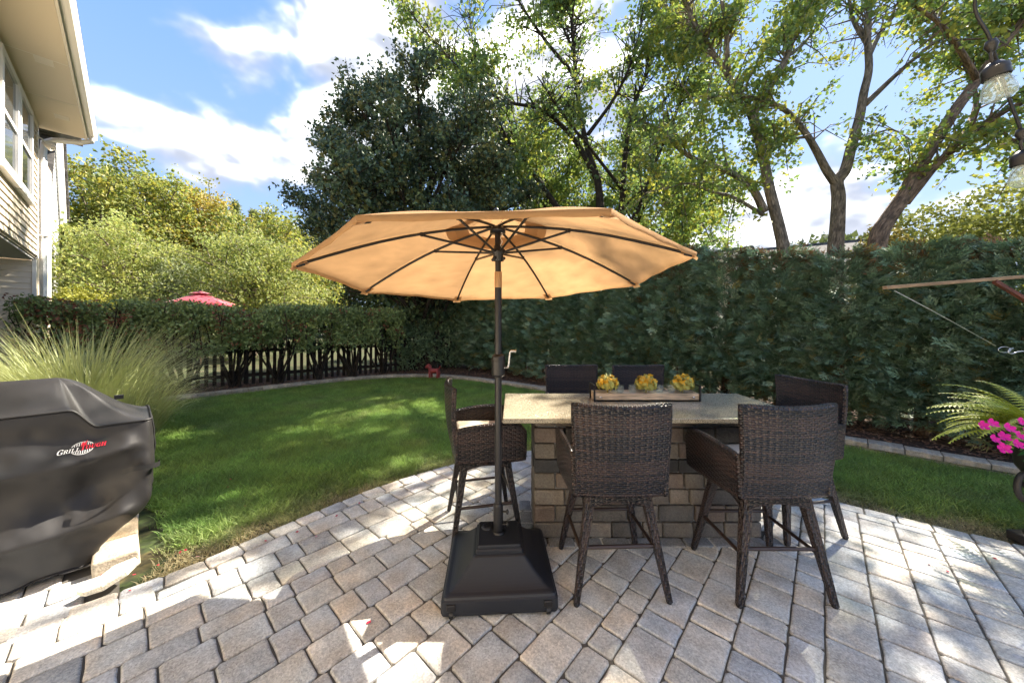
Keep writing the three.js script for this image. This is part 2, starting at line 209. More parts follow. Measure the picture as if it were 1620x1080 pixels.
{
  const R = rng(11), slabs = [];
  const island = [.06, 1.97, -3.14, -2.48];
  // rows run along g1; their depths and the lengths in them follow the three stone sizes
  const t0 = edge[0].clone().sub(edge[3]).normalize();
  let r = -4.6;
  while (r < 5.6) {
    const w = R() < .72 ? .205 : .14; let s = -5 + R() * .3, last = 0;
    while (s < 9) {
      let l; const q = R(); if (last > .2) l = q < .55 ? .145 : q < .85 ? .21 : .275; else l = q < .5 ? .275 : q < .85 ? .21 : .145; last = l;
      const cornr = (a, b) => V(g1.x * (s + a) + g2.x * (r + b), 0, g1.z * (s + a) + g2.z * (r + b));
      const P0 = [cornr(0, 0), cornr(l, 0), cornr(l, w), cornr(0, w)], c = cornr(l / 2, w / 2); s += l;
      if (c.z > 1.2 || c.x < -4.8 || c.x > 5 || c.z < -4.7) continue;
      let P = P0; if (P0.some((p) => !inPoly(p.x, p.z, fieldPoly))) { // cut the stone along the curve next to it
        let bi = 0, bd = 1e9; inner.forEach((p, i) => { const q = p.distanceToSquared(c); if (q < bd) { bd = q; bi = i; } }); if (bd > .09) continue; if (bi < 3) { if (!inPoly(c.x, c.z, patioPoly)) continue; const f = c.clone().sub(edge[0]), u = f.dot(t0), v = f.x * t0.z - f.z * t0.x; if (u > -.05 && u < .42 && Math.abs(v) < .15) continue; } else
        for (const k of [bi - 2, bi, bi + 2]) { const a = inner[clamp(k, 0, inner.length - 2)], b = inner[clamp(k, 0, inner.length - 2) + 1]; P = cutBy(P, a, b); }
      }
      if (P.length < 3 || areaOf(P) < .004) continue;
      if (c.x > island[0] + .1 && c.x < island[1] - .1 && c.z > island[2] + .1 && c.z < island[3] - .1) continue;
      slabs.push([P, MAT.pavers[Math.floor(R() * 8)], c]);
    }
    r += w;
  }
  // soldier course along the lawn
  let i0 = 0; const step = .19; let acc = 0, start = 0; const cum = [0]; for (let i = 1; i < edge.length; i++) cum.push(cum[i - 1] + edge[i].distanceTo(edge[i - 1]));
  const on = (arr, d) => { let i = 1; while (i < cum.length - 1 && cum[i] < d) i++; return arr[i - 1].clone().lerp(arr[i], clamp((d - cum[i - 1]) / (cum[i] - cum[i - 1]))); };
  for (let k = 0; k < 2; k++) { const q = (p, n) => p.clone().addScaledVector(t0, n * .19); slabs.push([[q(edge[0], k + 1), q(edge[0], k), q(inner[0], k), q(inner[0], k + 1)], MAT.pavers[k + 2], edge[0]]); }
  for (let d = .0; d < cum[cum.length - 1] - step; d += step) { const P = [on(edge, d), on(edge, d + step), on(inner, d + step), on(inner, d)]; slabs.push([P, MAT.pavers[Math.floor(R() * 8)], on(edge, d)]); }
  const shown = ([P, , c]) => { if (c.z > -1.45) return 0; const d = -c.z, x = 810 + F * c.x / d, y = 512 + F * H / d; return x > -60 && x < 1680 && y < 1140 ? areaOf(P) / (d * d * d) : 0; };
  slabs.sort((a, b) => shown(b) - shown(a));
  const rest = [];
  slabs.forEach(([P, m], k) => { const g = slab(P, R); if (k < 300) mesh('paver', g, m, patio); else rest.push([g, m]); });
  MAT.pavers.forEach((m) => { const l = rest.filter((e) => e[1] === m).map((e) => e[0]); if (l.length) mesh('paver_field', merge(l), m, patio, 'stuff'); });
  // dark border stones round the foot of the island
  const [x0, x1, z0, z1] = island;
  for (let x = x0; x < x1 - .05; x += .2) mesh('paver', slab([V(x, 0, z1 + .0), V(Math.min(x + .2, x1), 0, z1), V(Math.min(x + .2, x1), 0, z1 - .11), V(x, 0, z1 - .11)], R, .006), MAT.border, patio);
  for (let z = z0; z < z1 - .15; z += .18) mesh('paver', slab([V(x0, 0, z), V(x0, 0, z + .18), V(x0 + .11, 0, z + .18), V(x0 + .11, 0, z)], R, .006), MAT.border, patio);
}

// the bed edging: courses of split stone along a long curve
const curb = smooth([V(-8.2, 0, -6.0), V(-7.4, 0, -6.75), V(-6.9, 0, -7.4), V(-6.0, 0, -8.35), V(-5.1, 0, -9.3), V(-4.2, 0, -10.0), V(-3.2, 0, -10.35), V(-2.2, 0, -10.3), V(-1.1, 0, -9.75), V(-.1, 0, -9.0), V(.9, 0, -8.15), V(2.3, 0, -6.75), V(3.6, 0, -5.45), V(4.42, 0, -4.62), V(5.36, 0, -3.68), V(6.4, 0, -2.65), V(7.6, 0, -1.5)], 200);
const bedPoly = [...curb, V(9.5, 0, -3.2), V(6, 0, -7), V(1.2, 0, -12), V(-.8, 0, -13.6), V(-4.6, 0, -11.6), V(-9.6, 0, -7.6), V(-9.2, 0, -6.6)];
const bed = mesh('planting_bed', sheet(bedPoly, .07), MAT.mulch, null, 'structure');
{
  const R = rng(5), e = thing('bed_edging', 'low curved edging of tan split stone between lawn and mulch bed', 'edging');
  let i = 0; const cum = [0]; for (let k = 1; k < curb.length; k++) cum.push(cum[k - 1] + curb[k].distanceTo(curb[k - 1]));
  const on = (d) => { let k = 1; while (k < cum.length - 1 && cum[k] < d) k++; return curb[k - 1].clone().lerp(curb[k], clamp((d - cum[k - 1]) / (cum[k] - cum[k - 1]))); };
  const shapes = [0, 1, 2, 3].map((k) => { const g = rbox(1, .068, .21, .012, 0, 0, 0, 2), p = g.attributes.position, q = rng(k + 40); for (let n = 0; n < p.count; n++) { const x = p.getX(n), y = p.getY(n), z = p.getZ(n); p.setXYZ(n, x, y + (noise3(x * 9 + k, y * 30, z * 20) - .5) * .012, z + (noise3(x * 8 + k * 3, y * 30, 5) - .5) * .03); } g.computeVertexNormals(); return g; });
  for (let c = 0; c < 2; c++) for (let d = c * .16; d < cum[cum.length - 1] - .3;) { const l = .26 + R() * .1, a = on(d), b = on(d + l), m = mesh('stone', shapes[Math.floor(R() * 4)], MAT.edging[Math.floor(R() * 3)], e); m.position.copy(a).lerp(b, .5).setY(-.012 + c * .071); m.rotation.set((R() - .5) * .03, -Math.atan2(b.z - a.z, b.x - a.x), 0); m.scale.set(a.distanceTo(b) - .008, 1, c ? 1.08 : .95); d += l; }
}
{ // loose bark chips over the bed
  const R = rng(21), list = [], g = box(1, .22, .34);
  for (let k = 0; k < 9000; k++) { const t = R(), i = Math.floor(t * (curb.length - 1)), p = curb[i], q = curb[i + 1], n = V(q.z - p.z, 0, p.x - q.x).normalize().multiplyScalar(-1); const c = p.clone().lerp(q, R()).addScaledVector(n, -.16 - R() * 1.5); if (!inPoly(c.x, c.z, bedPoly)) continue; c.y = .075 + R() * .012; const w = .4 + R() * .9; list.push([mat4(c, new THREE.Quaternion().setFromEuler(new THREE.Euler((R() - .5) * .8, R() * 6.3, (R() - .5) * .8)), V(.02 + R() * .045, .03, .03 + R() * .02)), col(w * .16, w * .095, w * .065)]); }
  inst('bark_mulch', g, std({ roughness: 1 }), list).userData.label = 'dark brown bark mulch covering the planting bed';
}

// lawn: tufts of blades; straw-coloured where the photograph shows it thin along the paving
const lawnPoly = [...edge.slice(4).map((p, i, a) => p.clone()), V(6.3, 0, -1.6), V(7.4, 0, -1.7), ...curb.slice().reverse(), V(-8.6, 0, -5.4), V(-5.2, 0, -3.9), V(-3.1, 0, -3.1), V(-2.72, 0, -2.78), V(-2.36, 0, -2.4), V(-2.30, 0, -2.16)];
{
  const R = rng(31), tuft = (n, h, s) => { const pos = [], idx = []; for (let k = 0; k < n; k++) { const x = (R() - .5) * s, z = (R() - .5) * s, a = R() * 6.283, w = .003 + R() * .0022, l = h * (.55 + R() * .6), lean = l * (.3 + R() * 1.1), b = R() * 6.283, dx = Math.cos(a) * w, dz = Math.sin(a) * w, o = pos.length / 3; pos.push(x - dx, 0, z - dz, x + dx, 0, z + dz, x - dx * .7 + Math.cos(b) * lean * .4, l * .6, z - dz * .7 + Math.sin(b) * lean * .4, x + dx * .7 + Math.cos(b) * lean * .4, l * .6, z + dz * .7 + Math.sin(b) * lean * .4, x + Math.cos(b) * lean, l, z + Math.sin(b) * lean); idx.push(o, o + 1, o + 2, o + 1, o + 3, o + 2, o + 2, o + 3, o + 4); } return geoFrom(pos, idx); };
  const lists = [[], [], []], geos = [tuft(20, .066, .11), tuft(20, .08, .12), tuft(18, .055, .14)];
  let bx0 = 1e9, bx1 = -1e9, bz0 = 1e9, bz1 = -1e9; for (const p of lawnPoly) { bx0 = Math.min(bx0, p.x); bx1 = Math.max(bx1, p.x); bz0 = Math.min(bz0, p.z); bz1 = Math.max(bz1, p.z); }
  for (let k = 0; k < 150000; k++) {
    const x = lerp(bx0, bx1, R()), z = lerp(bz0, bz1, R()); if (!inPoly(x + (R() - .5) * .07, z + (R() - .5) * .07, lawnPoly)) continue;
    const d = Math.hypot(x, z); if (R() > clamp(1.25 - d * .06, .5, 1)) continue;
    let de = 9; for (let i = 0; i < edge.length; i += 2) de = Math.min(de, Math.hypot(edge[i].x - x, edge[i].z - z));
    let dc = 9; if (x > 1) for (let i = 120; i < curb.length; i += 3) dc = Math.min(dc, Math.hypot(curb[i].x - x, curb[i].z - z));
    const n = fbm(x * 1.5 + 3, z * 1.5, 4, 3), m = fbm(x * 5, z * 5, 9, 3);
    let dry = sstep(.62, .0, de) * .95 + (m - .5) * 1.1 + sstep(.55, .72, n) * .3 + sstep(-1.6, -2.6, x) * sstep(-3.6, -2.6, z) * .35 + sstep(.3, .05, dc) * .35; dry = clamp(dry);
    if (dry > .55 && R() < (dry - .45) * .9) continue;
    const v = (.5 + R() * .8) * (.75 + .5 * fbm(x * 3.1, z * 3.1, 30, 2)), y = fbm(x * 2.2, z * 2.2, 14, 2);
    const c = col(lerp(.215 + y * .11, .56, dry * dry) * v, lerp(.40 + y * .04, .48, dry * dry) * v, lerp(.09, .28, dry * dry) * v);
    lists[dry > .6 ? 2 : k & 1].push([mat4(V(x, -.05, z), new THREE.Quaternion().setFromAxisAngle(V(0, 1, 0), R() * 6.283), V(1.1, (dry > .5 ? .75 : 1.05) * (.8 + R() * .4), 1.1)), c]);
  }
  const gm = leafMat(1, 1, 1, .45, .8);
  lists.forEach((l, k) => { const o = inst('lawn_grass', geos[k], gm, l); o.userData.label = ['short green lawn grass behind the patio', 'short green lawn grass behind the patio', 'thin straw coloured grass along the patio edge'][k]; });
}
{ // fallen crimson petals, scattered over lawn edge and paving
  const R = rng(77), list = [], g = geoFrom([-.5, 0, -.3, .5, 0, -.3, .6, .12, .35, -.5, .1, .4], [0, 2, 1, 0, 3, 2]);
  const spots = [[212, 905], [285, 873], [293, 870], [312, 880], [228, 908], [120, 950], [360, 770], [364, 758], [387, 800], [420, 852], [532, 813], [583, 980], [568, 793], [160, 905], [1500, 900], [1470, 888], [1575, 880], [500, 845], [470, 838], [250, 890], [205, 930]];
  for (const [x, y] of spots) { const p = onGround(x, y, .02); const inl = inPoly(p.x, p.z, lawnPoly); p.y = inl ? .02 : .006; const w = R(); list.push([mat4(p, new THREE.Quaternion().setFromEuler(new THREE.Euler((R() - .5) * .6, R() * 6, (R() - .5) * .6)), .014 + R() * .009), w > .25 ? col(.5, .02, .06) : col(.75, .35, .4)]); }
  inst('fallen_petals', g, leafMat(1, 1, 1, .2), list).userData.label = 'scattered crimson petals on lawn edge and paving';
}
{ // block step and flagstone by the grill
  const R = rng(3), b = thing('low_wall', 'low tan block kerb between grill pad and lawn', 'low wall');
  const along = (k) => V(-2.53, 0, -2.21).addScaledVector(g2, k);
  for (let k = 0; k < 6; k++) { const g = rbox(.21, .11, .29, .014), p = g.attributes.position; for (let n = 0; n < p.count; n++) p.setXYZ(n, p.getX(n) + (noise3(p.getX(n) * 20, p.getY(n) * 20, k) - .5) * .012, p.getY(n) + (noise3(p.getX(n) * 14, p.getZ(n) * 14, k + 4) - .5) * .008, p.getZ(n)); g.computeVertexNormals(); const m = mesh('block', g, k % 2 ? MAT.cap : MAT.edging[2], b); m.position.copy(along(.2 + k * .3)).setY(.035); m.rotation.y = TH + (R() - .5) * .03; }
  const f = new THREE.Shape([[0, 0], [.09, .035], [.20, .15], [.33, .17], [.36, .12], [.30, .02], [.16, -.05], [.05, -.045]].map(([x, y]) => new THREE.Vector2(x, y)));
  const fg = new THREE.ExtrudeGeometry(f, { depth: .035, bevelEnabled: true, bevelSize: .012, bevelThickness: .012, bevelSegments: 2, steps: 1 });
  { const p = fg.attributes.position; for (let n = 0; n < p.count; n++) p.setZ(n, p.getZ(n) + (noise3(p.getX(n) * 12, p.getY(n) * 12, 2) - .5) * .03); fg.computeVertexNormals(); }
  const s = mesh('flagstone', fg, MAT.flagstone); tag(s, 'pale flat natural stone leaning by the block kerb', 'stone'); s.rotation.set(-Math.PI / 2 + .32, 0, .6); s.scale.setScalar(.62); s.position.copy(onGround(126, 948)).setY(.03);
}

// ---------------------------------------------------------------- fences
function fence(name, label, A, B, h, mat, parent, pitch = .15, w = .075) {
  const t = thing(name, label, 'fence', A, -Math.atan2(B.z - A.z, B.x - A.x)), L = A.distanceTo(B), R = rng(9), pk = (() => { const s = new THREE.Shape([new THREE.Vector2(-w / 2, 0), new THREE.Vector2(w / 2, 0), new THREE.Vector2(w / 2, h - .05), new THREE.Vector2(0, h), new THREE.Vector2(-w / 2, h - .05)]); return new THREE.ExtrudeGeometry(s, { depth: .02, bevelEnabled: false }); })();
  for (let x = 0; x < L; x += pitch) { const m = mesh('picket', pk, mat, t); m.position.set(x, .03 + (R() - .5) * .02, .0); m.rotation.z = (R() - .5) * .02; }
  for (const y of [.25, h - .22]) mesh('rail', box(L, .08, .035, L / 2, y, -.02), mat, t);
  for (let x = 0; x < L + .1; x += 2.4) mesh('post', box(.1, h + .08, .1, x, h / 2 + .04, -.09), mat, t);
  return t;
}
fence('picket_fence', 'dark brown picket fence behind the clipped leafy hedge', V(-8.6, .06, -7.25), V(-1.9, .06, -12.3), 1.08, MAT.fence);
fence('picket_fence', 'pale picket fence glimpsed behind the tall evergreen hedge', V(-.5, .06, -12.35), V(8.2, .06, -3.6), 1.1, MAT.fenceTan);

// ---------------------------------------------------------------- houses
function sidingBoards(parent, w, h, y0, mat, place, exposure = .115) {   // lapped boards, each its own piece; place(mesh, y) puts it
  const s = new THREE.Shape([[0, 0], [.010, 0], [.010, .010], [.027, .013], [.010, exposure], [0, exposure]].map(([x, y]) => new THREE.Vector2(x, y)));
  const g = new THREE.ExtrudeGeometry(s, { depth: w, bevelEnabled: false });
  for (let y = y0; y < y0 + h - .01; y += exposure) place(mesh('siding_board', g, mat, parent), y);
}
{
  const C = V(-9.62, 0, -7.0), hs = thing('house', 'beige sided house with overhanging upper storey, windows and white gutter', 'house', C, TH);
  const top = 5.62, low = 2.92, L = 15;  // unseen length behind the camera, added to bounce warm sunlight onto the patio
  mesh('wall', box(5, top - low, L, -2.5, (top + low) / 2, L / 2 + .0), MAT.siding, hs);
  mesh('wall', box(5, low - .1, .2, -2.52, low / 2, -.1), MAT.sidingTan, hs);
  mesh('wall', box(.2, low - .05, 4.6, -5.1, low / 2, 2.3), MAT.sidingTan, hs); mesh('wall', box(3.8, low - .05, L - 4.6, -3.1, low / 2, (L + 4.6) / 2), MAT.sidingTan, hs);
  mesh('wall', box(5, top, 3.0, -2.6, top / 2, -1.75), MAT.siding, hs).scale.set(.9, .98, .95);
  mesh('porch_ceiling', box(4.96, .03, L - .04, -2.5, low - .022, L / 2), MAT.greySoffit, hs);
  sidingBoards(hs, L - .12, top - low - .16, low + .02, MAT.siding, (m, y) => m.position.set(.001, y, .09));
  sidingBoards(hs, 4.9, low - .16, .1, MAT.sidingTan, (m, y) => { m.rotation.y = -Math.PI / 2; m.position.set(-.04, y, .002); });
  mesh('corner_board', box(.03, top - low, .09, .015, (top + low) / 2, .045), MAT.white, hs);
  mesh('corner_board', box(.05, low, .05, -.022, low / 2, .022), MAT.white, hs);
  // two double hung windows side by side
  for (const z of [1.62, 2.83, 7.2, 8.41, 12.6]) {
    const w = mesh('window', box(.03, 1.52, 1.1, .03, 4.68, z), MAT.trim, hs);
    const fr = (a, b, c, d, e = .02) => mesh('frame', box(e, b, a, .055, d, c), MAT.white, w);
    for (const q of [-.5, .5]) fr(.1, 1.6, z + q * 1.02, 4.68, .05); fr(1.2, .11, z, 3.86, .06); fr(.92, .1, z, 5.42, .05); fr(.92, .06, z, 4.62, .04);
    mesh('pane', box(.006, .7, .9, .052, 5.0, z), MAT.glass, w); mesh('pane', box(.006, .66, .9, .050, 4.25, z), MAT.glass, w);
    mesh('sill', box(.09, .05, 1.28, .05, 3.79, z), MAT.white, w);
  }
  mesh('frieze', box(.035, .14, L - .1, .02, top - .07, L / 2 + .05), MAT.trim, hs);
  // eave: soffit, fascia, gutter, roof
  const E = L + .2, sof = mesh('soffit', box(.62, .03, E, .31, top + .0, E / 2 - .1), MAT.soffit, hs);
  for (const z of [.75, 2.9]) { for (let k = 0; k < 6; k++) mesh('vent_slat', box(.18, .006, .022, .38, top - .0185, z + k * .035), MAT.trim, sof); }
  for (const z of [1.6, 3.1]) mesh('soffit_joint', box(.6, .004, .012, .31, top - .0175, z), MAT.trim, sof);
  mesh('fascia', box(.03, .2, E, .64, top + .07, E / 2 - .1), MAT.trim, hs);
  { const s = new THREE.Shape([[0, 0], [.09, 0], [.13, .1], [.13, .13], [.118, .13], [.118, .105], [.082, .012], [.012, .012], [.012, .13], [0, .13]].map(([x, y]) => new THREE.Vector2(x, y))); mesh('gutter', new THREE.ExtrudeGeometry(s, { depth: E, bevelEnabled: false }).translate(.657, top + .02, -.1), MAT.white, hs); }
  mesh('gutter_cap', box(.13, .13, .012, .722, top + .085, -.107), MAT.white, hs);
  { const s = new THREE.Shape([[.79, top + .16], [-2.6, top + 1.75], [-2.6, top + 1.6], [.66, top + .1]].map(([x, y]) => new THREE.Vector2(x, y))); mesh('roof', new THREE.ExtrudeGeometry(s, { depth: E + .1, bevelEnabled: false }).translate(0, 0, -.15), MAT.roof, hs); }
  const dp = [V(.72, top + .03, .02), V(.71, top - .06, .0), V(.55, top - .14, -.02), V(.2, top - .22, -.03), V(.09, top - .3, -.04), V(.08, top - .5, -.04), V(.08, 3, -.04), V(.08, .3, -.04), V(.14, .12, -.02), V(.4, .06, 0)];
  mesh('downspout', tube(dp, .05, 4), MAT.white, hs);
  for (const y of [1.6, 3.4]) mesh('downspout_strap', box(.13, .03, .13, .08, y, -.04), MAT.white, hs);
  // twin floodlight under the eave
  const fl = thing('floodlight', 'twin cream floodlight on the house corner under the eave', 'floodlight', C.clone(), TH);
  mesh('mount', lathe([[.001, 0], [.055, 0], [.05, .03], [.02, .045], [.001, .045]], 16).rotateZ(-Math.PI / 2), MAT.trim, fl).position.set(.018, 5.3, .28);
  for (const s of [-1, 1]) { const h = mesh('lamp_head', lathe([[.001, -.07], [.03, -.07], [.035, -.02], [.058, .06], [.062, .09], [.052, .085], [.001, .07]], 18), MAT.trim, fl); h.position.set(.16, 5.25 - (s > 0 ? .0 : .09), .24 - s * .07); h.rotation.set(s * .3, 0, -2.0 + s * .25); mesh('arm', tube([V(.04, 5.3, .28), V(.09, 5.28, .27), V(.13, 5.26 - (s > 0 ? 0 : .06), .25 - s * .05)], .012, 6), MAT.trim, fl); }
}
{
  const hs = thing('neighbouring_house', 'white sided house with steep gable beyond the hedge end', 'house', V(-9.62, 0, -7.0), TH);
  const x = -.77, z1 = -12.8, e = 6.16;
  const s = new THREE.Shape([[-z1, 0], [-z1, e], [-z1 - 2.6, e + 5.4], [-z1 - 5.2, e], [-z1 - 5.2, 0]].map(([a, b]) => new THREE.Vector2(a, b)));
  mesh('wall', new THREE.ExtrudeGeometry(s, { depth: 5, bevelEnabled: false }).rotateY(Math.PI / 2).translate(x - 5, 0, 0), MAT.whiteSiding, hs);
  const l = []; for (let y = .2; y < e + 5; y += .14) { const cut = Math.max(0, (y - e) * .48), w = 5.2 - 2 * cut; if (w > .3) l.push(box(.02, .012, w, x + .008, y, z1 + 2.6)); } mesh('siding_lap', merge(l), MAT.whiteSiding, hs);
  for (const q of [0, 1]) { const a = V(x + .1, e - .25, q ? z1 + 5.32 : z1 - .12), b = V(x + .1, e + 5.55, z1 + 2.6); mesh('rake_board', tube([a, b], .12, 4), MAT.white, hs); const m = mesh('roof', box(5.6, .1, 6.2), MAT.roof, hs); m.position.set(x - 2.5, e + 2.75, z1 + 2.6 + (q ? 1.42 : -1.42)); m.rotation.x = (q ? 1 : -1) * 1.125; }
  const w = mesh('window', box(.05, 1.5, .9, x + .02, 1.9, z1 + .7), MAT.white, hs); mesh('pane', box(.02, 1.34, .74, x + .06, 1.9, z1 + .7), MAT.glass, w);
  mesh('low_roof', box(1.1, .08, 2.4, x + .35, 8.2, z1 + 5.4), MAT.roof, hs).rotation.z = -.0;
  const lt = mesh('porch_lantern', box(.16, .3, .16, x + .18, 2.1, z1 + .15), MAT.white, hs);
}
{ // roofs just over the tall hedge
  const P = at(1200, 512, 22), hs = thing('neighbouring_house', 'distant pale house whose grey roof peeks over the evergreen hedge', 'house', V(P.x, 0, P.z), -.55);
  mesh('wall', box(9, 4.4, 7, 0, 2.2, 0), MAT.whiteSiding, hs);
  for (const q of [-1, 1]) { const m = mesh('roof', box(9.6, .12, 4.3), MAT.roof, hs); m.position.set(0, 5.35, q * 1.8); m.rotation.x = q * .46; }
  for (const k of [-2.6, 0, 2.6]) { const w = mesh('window', box(1.1, 1.3, .06, k, 3, 3.5), MAT.white, hs); mesh('pane', box(.95, 1.14, .04, k, 3, 3.53), MAT.glass, w); }
  const B = at(1092, 512, 20), h2 = thing('neighbouring_house', 'distant tan house with a low brown gable above the hedge', 'house', V(B.x, 0, B.z), .6);
  mesh('wall', box(3, 4.7, 6, 0, 2.35, 0), MAT.sidingTan, h2); for (const q of [-1, 1]) { const m = mesh('roof', box(2.3, .12, 6.4), MAT.roof, h2); m.position.set(q * .95, 5.0, 0); m.rotation.z = -q * .42; }
}
{ // red parasol in the next garden
  const p = at(317, 512, 13.5), u = thing('garden_parasol', 'crimson parasol rising behind the clipped hedge', 'umbrella', V(p.x, 0, p.z));
  const red = phys({ color: col(.46, .02, .055), roughness: .9, transmission: .35, thickness: 0 });
  for (let k = 0; k < 8; k++) { const a = k / 8 * 6.283 + .2, b = a + 6.283 / 8; mesh('canopy_panel', geoFrom([0, 2.82, 0, Math.cos(a) * 1.05, 2.4, Math.sin(a) * 1.05, Math.cos(b) * 1.05, 2.4, Math.sin(b) * 1.05, Math.cos(a) * 1.05, 2.3, Math.sin(a) * 1.05, Math.cos(b) * 1.05, 2.3, Math.sin(b) * 1.05], [0, 2, 1, 1, 2, 4, 1, 4, 3]), red, u); }
  mesh('vent_cap', new THREE.ConeGeometry(.35, .12, 8, 1, true).translate(0, 2.83, 0), red, u); mesh('finial', lathe([[.001, 2.88], [.03, 2.88], [.03, 2.93], [.001, 2.95]], 8), MAT.black, u); mesh('pole', tube([V(0, 0, 0), V(0, 2.85, 0)], .024, 8), MAT.oldWood, u);
}

// ---------------------------------------------------------------- foliage pieces
function leafClump(n, len, wid, spread, seed, fold = .25, droop = 0) {   // n folded leaves round a point
  const R = rng(seed), pos = [], idx = [];
  for (let k = 0; k < n; k++) {
    const c = V(R() - .5, R() - .5, R() - .5).normalize().multiplyScalar(spread * Math.cbrt(R())), q = rndQ(R), s = .7 + R() * .6, o = pos.length / 3;
    const d = V(0, 0, 1).applyQuaternion(q); if (droop) d.lerp(V(0, -1, 0), droop * R()).normalize();
    const u = V(1, 0, 0).applyQuaternion(q); u.addScaledVector(d, -u.dot(d)).normalize(); const nn = V(0, 0, 0).crossVectors(d, u);
    for (const [a, b, h] of [[0, 0, 0], [-.5, .42, fold], [.5, .42, fold], [0, .55, 0], [0, 1, -fold * .4]]) { const p = c.clone().addScaledVector(u, a * wid * s).addScaledVector(d, b * len * s).addScaledVector(nn, h * wid * s); pos.push(p.x, p.y, p.z); }
    idx.push(o, o + 3, o + 1, o, o + 2, o + 3, o + 1, o + 3, o + 4, o + 3, o + 2, o + 4);
  }
  return geoFrom(pos, idx);
}
function spray(seed) {   // a flat feathery fan of scale-leaved twigs, as arborvitae bears them
  const R = rng(seed), pos = [], idx = [];
  const frond = (x, y, z, a, l, w) => { const dx = Math.sin(a), dy = Math.cos(a), o = pos.length / 3, zz = (R() - .5) * .3 * l; pos.push(x, y, z, x + dx * l * .5 - dy * w * .6, y + dy * l * .5 + dx * w * .6, z + zz * .5, x + dx * l * .5 + dy * w * .6, y + dy * l * .5 - dx * w * .6, z + zz * .5, x + dx * l, y + dy * l, z + zz); idx.push(o, o + 2, o + 1, o + 1, o + 2, o + 3); };
  frond(0, 0, 0, (R() - .5) * .2, 1, .075);
  for (let k = 0; k < 5; k++) for (const e of [-1, 1]) { const t = .1 + k * .165 + (e > 0 ? .07 : 0) + (R() - .5) * .04, l = (.58 - .42 * t) * (.7 + R() * .55), a = e * (.55 + R() * .3), z = (R() - .5) * .16; frond(0, t, z * .2, a, l, .062); frond(Math.sin(a) * l * .45, t + Math.cos(a) * l * .45, z * .4, a - e * (.5 + R() * .2), l * .5, .05); }
  return geoFrom(pos, idx);
}
const sprays = [spray(1), spray(2), spray(3)];

// ---------------------------------------------------------------- the tall evergreen hedge on the right
{
  const hg = thing('evergreen_hedge', 'tall dark arborvitae hedge behind the stone table', 'hedge', V(0, 0, 0));
  const R = rng(101), m = leafMat(1, 1, 1, .26, .6), lists = [[], [], []], brown = [], N = 17;
  const A = V(7.55, 0, -2.75), B = V(-1.75, 0, -12.55), d = B.clone().sub(A), L = d.length(); d.normalize(); const nrm = V(d.z, 0, -d.x); if (nrm.dot(V(-1, 0, 1)) < 0) nrm.negate();
  for (let k = 0; k < N; k++) {
    const c = A.clone().addScaledVector(d, (k + .5) / N * L).addScaledVector(nrm, (R() - .5) * .16), h = lerp(2.38, 2.95, clamp(k / 8)) + (R() - .5) * .26, rad = .66 + (R() - .5) * .12;
    const lean = V((R() - .5) * .2, 0, (R() - .5) * .2);
    mesh('trunk', tube([V(c.x, .02, c.z), V(c.x + lean.x * .3, .9, c.z + lean.z * .3), V(c.x + lean.x, h * .8, c.z + lean.z)], [.075, .055, .02], 7), MAT.barkRed, hg);
    const near = clamp(1.3 - c.length() / 16, .45, 1), n = Math.floor(6200 * near);
    for (let i = 0; i < n; i++) {
      const y = .18 + (h - .1) * Math.pow(R(), .85); if (y < .75 && R() > .25 + y * .9) continue;
      const a = R() * 6.283, dir = V(Math.cos(a), 0, Math.sin(a)), f = dir.dot(nrm); if (f < -.15 && R() > .38) continue;
      const bulge = .70 + .62 * noise3(dir.x * 2.2 + k * 7, y * 2.4, dir.z * 2.2), rr = rad * bulge * (1 - .55 * Math.pow(clamp((y - 1.3) / (h - 1.2)), 2.2)) * (y < .8 ? .75 + .3 * y : 1) * (.62 + .42 * Math.pow(R(), .5));
      const p = V(c.x + dir.x * rr, y, c.z + dir.z * rr);
      // fans hang outwards with a twist
      const out = dir.clone().multiplyScalar(.9).add(V((R() - .5) * .9, (R() - .35) * .9, (R() - .5) * .9)).normalize(), side = V(0, 0, 0).crossVectors(out, V(R() - .5, R() * .9, R() - .5)).normalize(), nn = V(0, 0, 0).crossVectors(side, out);
      const q = new THREE.Quaternion().setFromRotationMatrix(M4.makeBasis(side, out, nn)), s = .15 + R() * .12, inside = rr < rad * .62;
      const w = .75 + R() * .6, hue = R();
      if (inside && R() < .3) brown.push([mat4(p, q, s), col(.22 * w, .13 * w, .06 * w)]);
      else lists[i % 3].push([mat4(p, q, s), hue > .95 ? col(.24 * w, .22 * w, .08 * w) : hue > .75 ? col(.28 * w, .37 * w, .24 * w) : col(.17 * w, .27 * w, .17 * w)]);
    }
    // pale dead twigs low down inside
    for (let i = 0; i < 16; i++) { const a = R() * 6.283, y = .25 + R() * 1.1; const p0 = V(c.x, y, c.z), p1 = V(c.x + Math.cos(a) * .45, y + .1 + R() * .25, c.z + Math.sin(a) * .45); brown.twigs = brown.twigs || []; brown.twigs.push(tube([p0, p0.clone().lerp(p1, .5).add(V(0, (R() - .5) * .08, 0)), p1], [.012, .008, .003], 4, false)); }
  }
  lists.forEach((l, i) => inst('foliage', sprays[i], m, l, hg)); inst('dead_foliage', sprays[0], m, brown, hg); mesh('twigs', merge(brown.twigs), MAT.bark, hg, 'stuff');
}
